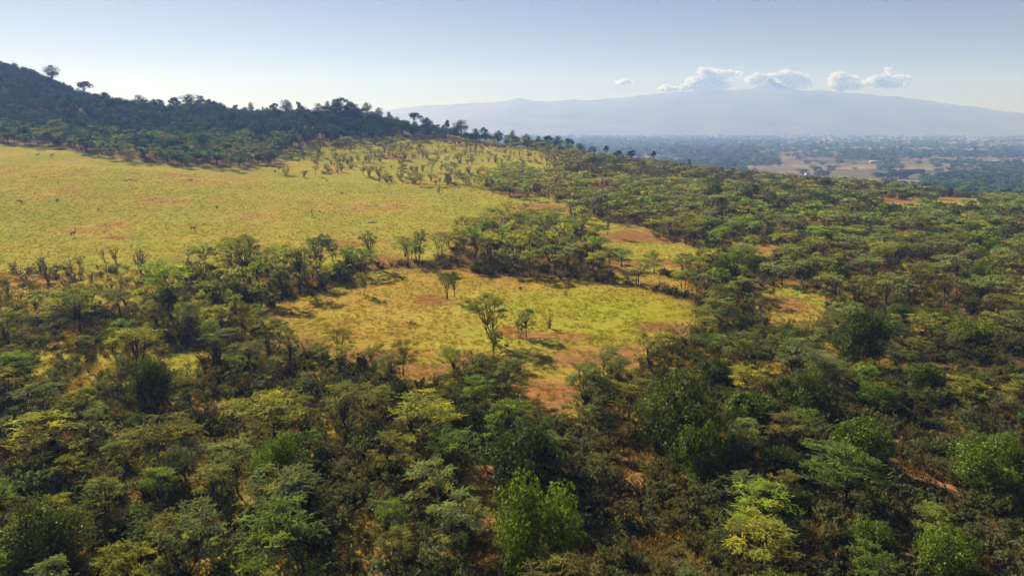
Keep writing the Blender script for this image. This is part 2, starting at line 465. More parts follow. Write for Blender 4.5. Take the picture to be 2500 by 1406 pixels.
    def mix(a_, b_, fac=None, mode='MIX', f=1.0):
        q = N.new('ShaderNodeMix'); q.data_type = 'RGBA'; q.blend_type = mode; q.inputs[0].default_value = f
        if fac is not None: L.new(fac, q.inputs[0])
        L.new(a_, q.inputs[6])
        if isinstance(b_, tuple): q.inputs[7].default_value = (*b_, 1)
        else: L.new(b_, q.inputs[7])
        return q
    nf = noise(1.3, 8, .7); nm = noise(0.22, 6, .65)
    c = mix(a.outputs['Color'], ramp(nf.outputs[0], [(0.30, (.50, .46, .44)), (0.5, (1, 1, 1)), (0.72, (1.28, 1.30, 1.2))]).outputs[0], mode='MULTIPLY')
    c = mix(c.outputs[2], ramp(nm.outputs[0], [(0.30, (1.06, .90, .86)), (0.5, (1, 1, 1)), (0.7, (.90, 1.04, .92))]).outputs[0], mode='MULTIPLY')
    # valley fields
    mp = N.new('ShaderNodeMapping'); mp.inputs['Scale'].default_value = (1 / 130, 1 / 75, 0); mp.inputs['Rotation'].default_value = (0, 0, .25)
    L.new(tc.outputs['Object'], mp.inputs[0])
    vo = N.new('ShaderNodeTexVoronoi'); vo.inputs['Scale'].default_value = 1.0; L.new(mp.outputs[0], vo.inputs['Vector'])
    sep = N.new('ShaderNodeSeparateColor'); L.new(vo.outputs['Color'], sep.inputs[0])
    fr = ramp(sep.outputs[0], [(0.0, (.30, .17, .11)), (0.25, (.34, .25, .13)), (0.45, (.12, .12, .055)), (0.6, (.38, .26, .17)), (0.8, (.20, .19, .08)), (1.0, (.42, .31, .18))])
    fr.color_ramp.interpolation = 'CONSTANT'
    nv_ = noise(0.012, 8, .7); nv2 = noise(0.05, 6, .7)
    fv = mix(fr.outputs[0], ramp(nv_.outputs[0], [(0.42, (.10, .13, .05)), (0.55, (.32, .23, .13)), (0.7, (.36, .26, .15))]).outputs[0], f=.55)
    fv = mix(fv.outputs[2], ramp(nv2.outputs[0], [(0.35, (.55, .6, .5)), (0.55, (1, 1, 1)), (0.7, (1.15, 1.1, 1.05))]).outputs[0], mode='MULTIPLY')
    fin = mix(c.outputs[2], fv.outputs[2], fac=a.outputs['Alpha'])
    L.new(fin.outputs[2], p.inputs['Base Color'])
    nb = noise(3.0, 6, .7)
    bmp = N.new('ShaderNodeBump'); bmp.inputs['Strength'].default_value = 0.9; bmp.inputs['Distance'].default_value = 0.22
    L.new(nb.outputs[0], bmp.inputs['Height']); L.new(bmp.outputs[0], p.inputs['Normal'])
    L.new(p.outputs[0], out.inputs[0])
    me.materials.append(mt)
    return tag(link('ground', me), 'open savanna ground of yellow-green grass and orange soil', kind='structure')
build_ground()

# ------------------------------------------------------------------ mountain
def build_mountain():
    crest = [(-1500, 330), (0, 322), (600, 305), (800, 285), (940, 269), (1000, 262), (1080, 256), (1140, 254), (1200, 250), (1235, 247), (1262, 240), (1285, 244), (1310, 248), (1360, 246), (1395, 243), (1430, 247), (1500, 239), (1560, 235), (1600, 229), (1640, 227), (1690, 222), (1750, 219), (1800, 219), (1830, 216), (1844, 213), (1850, 208), (1856, 207), (1862, 203), (1867, 197), (1872, 192), (1876, 189), (1880, 192), (1884, 190), (1890, 197), (1896, 203), (1903, 204), (1912, 211), (1925, 218), (1980, 221), (2010, 222), (2060, 228), (2130, 230), (2145, 234), (2200, 238), (2260, 245), (2340, 256), (2420, 267), (2500, 277), (2700, 298), (3000, 316), (3600, 330)]
    Y0 = 5000.0
    xs = []; zs = []
    for px, py in crest:
        u = (703 - py) / FPX; t = Y0 / (CP + u * SP)
        xs.append((px - 1250) / FPX * t); zs.append(CAM_Z + (-SP + u * CP) * t)
    X1 = np.concatenate([np.linspace(-7500, -1200, 80)[:-1], np.linspace(-1200, 5200, 1100)])
    zc = np.interp(X1, xs, zs)
    zc = zc + 9 * fbm(X1 / 90, X1 * 0, 3, 5) * np.clip((zc - 100) / 100, 0, 1)
    Y1 = np.concatenate([np.linspace(3700, 4900, 40), np.linspace(4920, 5080, 9), np.linspace(5100, 5480, 10)])
    X, Y = np.meshgrid(X1, Y1, indexing='ij')
    g = np.clip(1 - np.abs(Y - 5000) / np.where(Y < 5000, 1300, 520), 0, 1) ** 1.15
    base = H(X, Y) - 2
    kk = np.exp(-np.linspace(-2, 2, 121) ** 2); kk /= kk.sum()
    zb = np.convolve(np.pad(zc, 60, mode='edge'), kk, 'valid')
    ZZ = base + (zb[:, None] - base) * g + (zc - zb)[:, None] * np.exp(-np.abs(Y - 5000) / 60.0)
    rough = fbm(X / 240 + Y / 500, Y / 420, 77, 4) * 26 * np.clip(g * (1 - g) * 4, 0, 1)
    ZZ = ZZ + rough * np.clip((zc[:, None] - 60) / 200, 0, 1)
    me = bpy.data.meshes.new('mountain')
    m, n = X.shape; idx = np.arange(m * n).reshape(m, n)
    F = np.stack([idx[:-1, :-1], idx[1:, :-1], idx[1:, 1:], idx[:-1, 1:]], -1).reshape(-1, 4)
    me.from_pydata(np.stack([X, Y, ZZ], -1).reshape(-1, 3).tolist(), [], F.tolist())
    me.polygons.foreach_set('use_smooth', np.ones(len(F), bool))
    mt = bark_mat('mountain_forest', (0.09, 0.08, 0.08), (0.16, 0.14, 0.13), 0.004)
    me.materials.append(mt)
    tag(link('mountain', me), 'broad hazy mountain with a jagged twin peak', kind='structure')
build_mountain()

# ------------------------------------------------------------------ haze
def build_haze():
    x0, x1, y0, y1, z0, z1 = -8200, 8200, -400, 5600, -46, 425
    V = [(x, y, z) for x in (x0, x1) for y in (y0, y1) for z in (z0, z1)]
    F = [(0, 1, 3, 2), (4, 6, 7, 5), (0, 4, 5, 1), (2, 3, 7, 6), (0, 2, 6, 4), (1, 5, 7, 3)]
    me = bpy.data.meshes.new('haze'); me.from_pydata(V, [], F)
    m, N, L = new_mat('haze_air')
    out = N.new('ShaderNodeOutputMaterial'); v = N.new('ShaderNodeVolumePrincipled')
    v.inputs['Color'].default_value = (0.23, 0.37, 0.96, 1)
    v.inputs['Absorption Color'].default_value = (1, 1, 1, 1)
    v.inputs['Density'].default_value = 0.00041
    v.inputs['Anisotropy'].default_value = 0.18
    L.new(v.outputs[0], out.inputs['Volume'])
    me.materials.append(m)
    tag(link('haze', me), 'pale blue haze filling the air over the savanna', kind='stuff')
build_haze()

# ------------------------------------------------------------------ plants
UP = np.array([0, 0, 1.0])

def rand_dirs(n, R, zlo=-1, zhi=1):
    z = R.uniform(zlo, zhi, n); a = R.uniform(0, 2 * math.pi, n); r = np.sqrt(1 - z * z)
    return np.stack([r * np.cos(a), r * np.sin(a), z], -1)

def bez(p0, p1, p2, n):
    t = np.linspace(0, 1, n)[:, None]
    return (1 - t) ** 2 * p0 + 2 * t * (1 - t) * p1 + t * t * p2

def twig_leaves(mb, P0, D, Ln, nper, lw, ll, base_c, R, hang=0.1):
    """sprigs: leaves set along many short twigs.  P0,D (n,3), Ln (n)"""
    n = len(P0)
    s = R.uniform(0.05, 1, (n, nper))
    P = P0[:, None, :] + D[:, None, :] * (Ln[:, None] * s)[..., None]
    P = P + R.normal(0, 1, (n, nper, 3)) * np.array([lw, lw, lw * .6]) * 0.8
    P[..., 2] -= hang * (s ** 2) * Ln[:, None]
    P = P.reshape(-1, 3)
    Dn = np.repeat(D, nper, 0)
    A = unit(Dn * 0.55 + R.normal(0, .55, P.shape)) * (ll * R.uniform(.6, 1.3, len(P)))[:, None]
    B = unit(np.cross(A, R.normal(0, .5, P.shape) + UP)) * (lw * R.uniform(.6, 1.3, len(P)))[:, None]
    tc = base_c * R.uniform(.72, 1.3, (n, 1)) * (1 + R.normal(0, .07, (n, 3)))
    c = np.repeat(tc, nper, 0) * R.uniform(.8, 1.2, (len(P), 1))
    mb.leaves(P, A, B, np.clip(c, 0.004, 1))

def make_acacia(seed, Ht, W, pads=20, twigs=14, nper=22, lw=.030, ll=.075, flat=1.0, stems=2, leafc=(.245, .275, .100), bare=0.0, low=.5, layers=True):
    """thorn tree: forking stems, level sprays of fine leaves.  returns trunk mesh, crown mesh"""
    R = np.random.default_rng(seed)
    tb = MB(); cb = MB()
    st = []
    for k in range(stems):
        a = R.uniform(0, 6.28); sp = (0.04 + .13 * (stems > 1)) * Ht
        base = np.array([math.cos(a), math.sin(a), 0]) * 0.10 * stems * .5
        fork = np.array([math.cos(a) * sp + R.normal(0, .04) * Ht, math.sin(a) * sp + R.normal(0, .04) * Ht, Ht * R.uniform(.26, .42)])
        mid = (base + fork) / 2 + R.normal(0, .03 * Ht, 3) * [1, 1, .2]
        P = bez(base - UP * .25, mid, fork, 6)
        r0 = .0155 * Ht * (1.3 if stems == 1 else 1)
        tb.tube(P, np.linspace(r0 * 1.3, r0 * .75, 6), 6, C=np.ones(3) * R.uniform(.8, 1.1))
        st.append((fork, r0 * .75))
    pc = []
    ang0 = R.uniform(0, 6.28)
    for k in range(pads):
        u = (k + .5) / pads
        a = ang0 + k * 2.39996 + R.normal(0, .25)
        r = W / 2 * math.sqrt(u) * R.uniform(.8, 1.02) * 0.82
        top = Ht * (1 - flat * .10 * (r / (W / 2)) ** 2 - (1 - flat) * .45 * (r / (W / 2)) ** 2)
        z = top - R.random() ** 1.6 * Ht * low * (.35 + .65 * (r / (W / 2)))
        pc.append((np.array([r * math.cos(a), r * math.sin(a), z]), r / (W / 2)))
    asym = R.normal(0, .10 * W, 2)
    for (c, rr) in pc:
        c[:2] += asym
        j = int(np.argmin([np.linalg.norm((f - c)[:2]) + R.uniform(0, .3) for f, _ in st]))
        f, r0 = st[j]
        ctrl = f + (c - f) * np.array([.35, .35, .75]) + R.normal(0, .05 * W, 3) * [1, 1, .4]
        P = bez(f, ctrl, c, 7)
        P[1:-1] += R.normal(0, .015 * W, (5, 3))
        tb.tube(P, np.linspace(r0 * .55, .012, 7), 4, C=np.ones(3) * R.uniform(.8, 1.15))
        # fine twigs carried by the limb
        pr = W * .5 / math.sqrt(pads) * 1.55
        n = max(3, int(twigs * R.uniform(.6, 1.3)))
        az = math.atan2(c[1], c[0]) + R.normal(0, 1.25, n)
        el = R.normal(.10, .17, n) + .1 * (rr < .4)
        D = np.stack([np.cos(az) * np.cos(el), np.sin(az) * np.cos(el), np.sin(el)], -1)
        off = R.uniform(-1, 1, (n, 3)) * np.array([pr * .6, pr * .6, pr * .14 + .05])
        P0 = c + off - D * pr * .25
        Ln = pr * R.uniform(.5, 1.15, n)
        for q in range(min(n, 5)):
            e = P0[q] + D[q] * Ln[q]
            tb.tube(np.array([P[5], (P[5] + P0[q]) / 2 + R.normal(0, .03, 3), P0[q], e]), np.array([.014, .011, .008, .004]) * (1 + lw * 6), 3)
        if R.random() < bare: continue
        cc = np.array(leafc) * R.uniform(.8, 1.25)
        if R.random() < .16: cc = cc * np.array([1.45, 1.3, .85])
        twig_leaves(cb, P0, D, Ln, nper, lw, ll, cc, R)
    if cb.n == 0: twig_leaves(cb, P0, D, Ln, nper, lw, ll, np.array(leafc), R)
    return tb.mesh('acacia_trunk', M['bark'], True), cb.mesh('acacia_crown', M['acacia_leaf'])

def make_bush(seed, Ht, W, nleaf=5200, ls=.085, leafc=(.100, .135, .010), lobes=26, young_lit=.25, stemz=.12):
    """dense evergreen: lumpy dome of broad leaves over a few stems"""
    R = np.random.default_rng(seed)
    tb = MB(); cb = MB()
    for k in range(7):
        d = rand_dirs(1, R, .35, .9)[0]
        e = d * np.array([W * .36, W * .36, Ht * .75])
        tb.tube(bez(np.array([d[0] * .15, d[1] * .15, -.25]), e * [.3, .3, .6], e, 6), np.linspace(.09, .02, 6) * W / 4.5, 5)
    L = []
    for k in range(lobes):
        d = rand_dirs(1, R, -.75, 1)[0]
        rr = R.uniform(.45, .88)
        c = d * np.array([W / 2 * rr, W / 2 * rr, Ht * .54 * rr]) + [0, 0, Ht * .43]
        L.append((c, W * R.uniform(.10, .24)))
    L.append((np.array([0, 0, Ht * .45]), W * .27))
    per = nleaf // len(L)
    for c, r in L:
        # small shoots grouped on the lobe, each shoot a tuft of leaves
        nt = max(6, per // 9)
        d = rand_dirs(nt, R, -.65, 1)
        rad = r * (1 - .30 * R.random(nt) ** 2) * R.uniform(.92, 1.10, nt)
        T = c + d * rad[:, None] * [1, 1, .88]
        T[:, 2] = np.maximum(T[:, 2], .15)
        n9 = 9
        dd = np.repeat(d, n9, 0)
        P = np.repeat(T, n9, 0) + R.normal(0, ls * .50, (nt * n9, 3))
        nrm = unit(dd + R.normal(0, .55, dd.shape) + UP * .25)
        A = unit(np.cross(nrm, R.normal(0, 1, dd.shape))); B = np.cross(nrm, A)
        s = R.uniform(.6, 1.25, len(P))[:, None]
        lc = np.array(leafc) * R.uniform(.75, 1.25)
        tcol = np.tile(lc, (nt, 1)) * R.uniform(.6, 1.35, (nt, 1))
        yg_lit = R.random(nt) < young_lit * np.clip(d[:, 2] * 1.3 + .3, 0, 1.5)
        tcol[yg_lit] *= np.array([1.9, 1.7, .9])  # young shoots, thickest on top; their yellow-green also paints in sunlit tops
        C = np.repeat(tcol, n9, 0) * R.uniform(.8, 1.25, (len(P), 1))
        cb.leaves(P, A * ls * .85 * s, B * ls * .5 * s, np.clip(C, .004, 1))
    return tb.mesh('bush_stem', M['bark'], True), cb.mesh('bush_crown', M['bush_leaf'])

def make_shrub(seed, Ht, W, nst=11, leaves=1400, lw=.028, ll=.06, leafc=(.175, .19, .085), barec=(1.9, 1.75, 1.6)):
    """straggling grey-brown thorn shrub: many thin stems from the ground"""
    R = np.random.default_rng(seed)
    tb = MB(); cb = MB(); tips = []
    for k in range(nst):
        a = R.uniform(0, 6.28); rr = W / 2 * math.sqrt(R.random())
        e = np.array([math.cos(a) * rr, math.sin(a) * rr, Ht * R.uniform(.55, 1) * (1 - .3 * (2 * rr / W) ** 2)])
        P = bez(np.array([math.cos(a) * .1, math.sin(a) * .1, -.2]), e * [.35, .35, .6] + R.normal(0, .08 * W, 3) * [1, 1, .2], e, 7)
        tb.tube(P, np.linspace(.028, .006, 7) * (.6 + Ht * .25), 4, C=np.array(barec) * R.uniform(.7, 1.2))
        for q in range(5):
            i = R.integers(2, 7); d = unit(rand_dirs(1, R, -.1, .9)[0] + unit(P[-1]) * .4)
            l = R.uniform(.18, .42) * W * .5
            E = P[i] + d * l
            tb.tube(np.array([P[i], (P[i] + E) / 2 + R.normal(0, .04, 3), E]), np.array([.013, .009, .004]) * (.8 + Ht * .15), 3, C=np.array(barec) * R.uniform(.7, 1.3))
            tips.append((P[i], d, l))
    P0 = np.array([t[0] for t in tips]); D = np.array([t[1] for t in tips]); Ln = np.array([t[2] for t in tips])
    P0 = np.concatenate([P0, P0 + R.normal(0, .1, P0.shape)]); D = np.concatenate([D, unit(D + R.normal(0, .4, D.shape))]); Ln = np.concatenate([Ln, Ln])
    nper = max(2, leaves // len(P0))
    twig_leaves(cb, P0, D, Ln, nper, lw, ll, np.array(leafc), R)
    return tb.mesh('shrub_stem', M['bark'], True), cb.mesh('shrub_leaf', M['acacia_leaf'])

def make_dead(seed, Ht, W, lean=.0):
    R = np.random.default_rng(seed); tb = MB(); cb = MB()
    top = np.array([lean * Ht, R.normal(0, .05) * Ht, Ht * .62])
    P = bez(np.array([0, 0, -.2]), top * [.2, .2, .5], top, 8)
    P[1:-1] += R.normal(0, .03 * Ht, (6, 3)) * [1, 1, .2]
    tb.tube(P, np.linspace(.035, .014, 8) * Ht, 6)
    for k in range(11):
        i = R.integers(3, 8); a = R.uniform(0, 6.28)
        d = unit(np.array([math.cos(a), math.sin(a), R.uniform(.1, 1.0)]))
        l = W * R.uniform(.25, .55)
        Q = np.array([P[i], P[i] + d * l * .35 + R.normal(0, .05, 3), P[i] + d * l * .7 + R.normal(0, .08, 3), P[i] + d * l + [0, 0, .1 * l]])
        cb.tube(Q, np.array([.014, .010, .007, .003]) * Ht, 4)
        for s in range(4):
            j = R.integers(1, 4); d2 = unit(d + rand_dirs(1, R, -.3, 1)[0] * .9); l2 = l * R.uniform(.2, .5)
            cb.tube(np.array([Q[j], Q[j] + d2 * l2 * .5 + R.normal(0, .03, 3), Q[j] + d2 * l2]), np.array([.007, .005, .002]) * Ht, 3)
    return tb.mesh('dead_trunk', M['deadwood'], True), cb.mesh('dead_branch', M['deadwood'], True)

def make_hilltree(seed, Ht, W, nleaf=1500, ls=.22, leafc=(.050, .070, .020), open_=.5, lobes=11, clear=.35):
    """broad-crowned tree with separate leaf masses on visible limbs"""
    R = np.random.default_rng(seed); tb = MB(); cb = MB()
    fork = np.array([R.normal(0, .04) * Ht, R.normal(0, .04) * Ht, Ht * clear])
    tb.tube(bez(np.array([0, 0, -.6]), fork * [.2, .2, .5], fork, 5), np.linspace(.035, .022, 5) * Ht, 6)
    per = nleaf // lobes
    for k in range(lobes):
        a = k * 2.4 + R.normal(0, .4); u = (k + .5) / lobes
        rr = W / 2 * math.sqrt(u) * R.uniform(.65, .9)
        c = np.array([math.cos(a) * rr, math.sin(a) * rr, Ht * (clear + (1 - clear) * (R.uniform(.30, .86) * (1 - .3 * u) + .06))])
        tb.tube(bez(fork, fork + (c - fork) * [.3, .3, .7], c, 5), np.linspace(.016, .005, 5) * Ht, 4)
        r = W * R.uniform(.13, .22) * (1.15 - .35 * open_)
        n = per
        d = rand_dirs(n, R, -.8, 1)
        P = c + d * (r * (.55 + .5 * R.random(n) ** .6))[:, None] * [1, 1, .7] + R.normal(0, r * .12, (n, 3))
        nrm = unit(d + R.normal(0, .6, d.shape))
        A = unit(np.cross(nrm, R.normal(0, 1, d.shape))); B = np.cross(nrm, A)
        s = R.uniform(.5, 1.25, n)[:, None] * ls
        C = np.array(leafc) * R.uniform(.75, 1.3) * R.uniform(.65, 1.35, (n, 1))
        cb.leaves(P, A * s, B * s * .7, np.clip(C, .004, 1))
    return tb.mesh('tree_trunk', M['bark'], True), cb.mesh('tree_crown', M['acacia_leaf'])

# variants ------------------------------------------------------------------
V = {}
V['acacia_near'] = [make_acacia(100 + i, [4.6, 4.0, 5.0, 4.3, 3.8, 4.6, 4.2, 5.2, 3.7, 4.4][i], [5.0, 4.4, 5.2, 4.8, 3.9, 5.6, 4.4, 4.8, 4.3, 5.0][i], pads=26 + i % 4 * 4, twigs=19, nper=34, lw=.019, ll=.060,
                                stems=1 + i % 3, flat=[1, .6, .9, .5, .7, 1, .4, .8, .6, .9][i], low=[.7, .9, .7, .95, .9, .6, .95, .7, .9, .8][i]) for i in range(10)]
V['acacia_mid'] = [make_acacia(200 + i, [4.6, 4.1, 5.2, 4.4, 3.8, 5.0][i], [4.6, 4.2, 5.4, 4.8, 3.9, 5.6][i], pads=17, twigs=9, nper=11, lw=.065, ll=.13,
                               stems=1 + i % 3, flat=[1, .6, .9, .7, .7, 1][i], low=[.42, .6, .4, .6, .5, .38][i]) for i in range(6)]
V['acacia_far'] = [make_acacia(300 + i, [4.6, 4.1, 5.2, 4.4][i], [4.6, 4.2, 5.4, 4.8][i], pads=11, twigs=5, nper=8, lw=.13, ll=.22,
                               stems=1 + i % 2, flat=[1, .6, .9, .7][i], low=[.42, .55, .4, .5][i]) for i in range(4)]
V['bush_near'] = [make_bush(400 + i, [4.4, 5.0, 3.4, 3.0][i], [4.8, 5.6, 4.2, 3.4][i], nleaf=[44000, 54000, 32000, 25000][i], ls=[.066, .068, .064, .060][i], lobes=[42, 52, 34, 28][i], young_lit=[.35, .25, .3, .15][i]) for i in range(4)]
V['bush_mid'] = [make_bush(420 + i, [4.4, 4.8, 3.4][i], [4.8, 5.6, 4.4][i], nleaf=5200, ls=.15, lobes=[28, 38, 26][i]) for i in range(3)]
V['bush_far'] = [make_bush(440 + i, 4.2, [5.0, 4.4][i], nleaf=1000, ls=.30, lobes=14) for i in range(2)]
V['shrub_near'] = [make_shrub(500 + i, [2.4, 2.0, 2.9, 1.7, 2.5][i], [2.8, 2.6, 2.8, 2.4, 3.4][i], nst=[15, 12, 16, 12, 18][i], leaves=[4200, 3400, 3600, 2600, 5200][i]) for i in range(5)]
V['shrub_mid'] = [make_shrub(520 + i, [2.6, 2.2, 3.0][i], [2.6, 2.8, 2.5][i], nst=10, leaves=900, lw=.055, ll=.10) for i in range(3)]
V['grey_mid'] = [make_shrub(540 + i, [3.2, 3.8, 3.4][i], [3.0, 3.4, 3.8][i], nst=13, leaves=[350, 500, 650][i], lw=.10, ll=.16, leafc=(.125, .115, .08), barec=(1.6, 1.45, 1.3)) for i in range(3)]
V['dead'] = [make_dead(600 + i, [3.6, 3.2, 4.0][i], [3.0, 2.6, 2.6][i], [.1, -.2, .05][i]) for i in range(3)]
V['hill'] = [make_hilltree(700 + i, [7.5, 6.5, 8.5, 6.0, 7.0][i], [7.5, 7.0, 8.0, 6.8, 5.5][i], open_=[.2, .4, .9, .1, .6][i], clear=[.2, .15, .38, .1, .25][i], lobes=[14, 12, 11, 13, 9][i], leafc=[(.030, .075, .060), (.042, .080, .062), (.020, .045, .032), (.024, .066, .056), (.046, .084, .060)][i]) for i in range(5)]  # bluish leaf colours stand in for more haze over the hill
V['valley'] = [make_hilltree(720 + i, [11, 9, 14][i], [12, 10, 8][i], nleaf=420, ls=.75, clear=.12, lobes=9, leafc=(.035, .055, .02)) for i in range(3)]

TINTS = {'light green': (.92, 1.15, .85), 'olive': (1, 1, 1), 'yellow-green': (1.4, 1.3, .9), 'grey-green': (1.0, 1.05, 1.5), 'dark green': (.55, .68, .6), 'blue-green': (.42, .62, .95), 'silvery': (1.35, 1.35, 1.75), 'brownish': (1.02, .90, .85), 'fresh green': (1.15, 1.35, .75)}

PLANTS = []     # every plant to be placed, gathered first so that labels can be told apart
def plan(kind, var, x, y, h=None, w=None, tint='olive', label=None, rot=None, mark=None, idx=None, sink=0.0):
    vs = V[var]
    i = rng.integers(len(vs)) if idx is None else idx
    z = float(H(x, y)) - sink
    px, py = project(x, y, z + 2.0)
    PLANTS.append(dict(kind=kind, var=var, i=int(i), x=x, y=y, z=z, h=h, w=w, tint=tint, label=label, rot=rng.uniform(0, 6.28) if rot is None else rot, px=float(px), py=float(py), mark=mark, d=math.hypot(x, y)))
    return PLANTS[-1]

DIMS = {k: [(max(v[0].vertices[j].co.z for j in range(0, len(v[0].vertices), 7)),) for v in vs] for k, vs in V.items()}
def bounds(me):
    a = np.empty(len(me.vertices) * 3); me.vertices.foreach_get('co', a); a = a.reshape(-1, 3)
    return a[:, 2].max(), max(np.ptp(a[:, 0]), np.ptp(a[:, 1]))
DIMS = {k: [tuple(max(p, q) for p, q in zip(bounds(v[0]), bounds(v[1]))) for v in vs] for k, vs in V.items()}

# --- landmarks placed one by one: (kind, variant, base pixel, height px, width px, tint, label, mark name)
def lm(kind, var, px, py, hp, wp, tint, label, mark=None, idx=None, rot=None):
    x, y, z = at(px, py)
    t = y * CP - (z - CAM_Z) * SP
    h = hp * t / FPX / math.cos(math.atan2(CAM_Z - z, math.hypot(x, y))); w = wp * t / FPX * (1.12 if kind == B_ else 1.05)
    plan(kind, var, x, y, h, w, tint, label, rot, mark, idx)
    return x, y

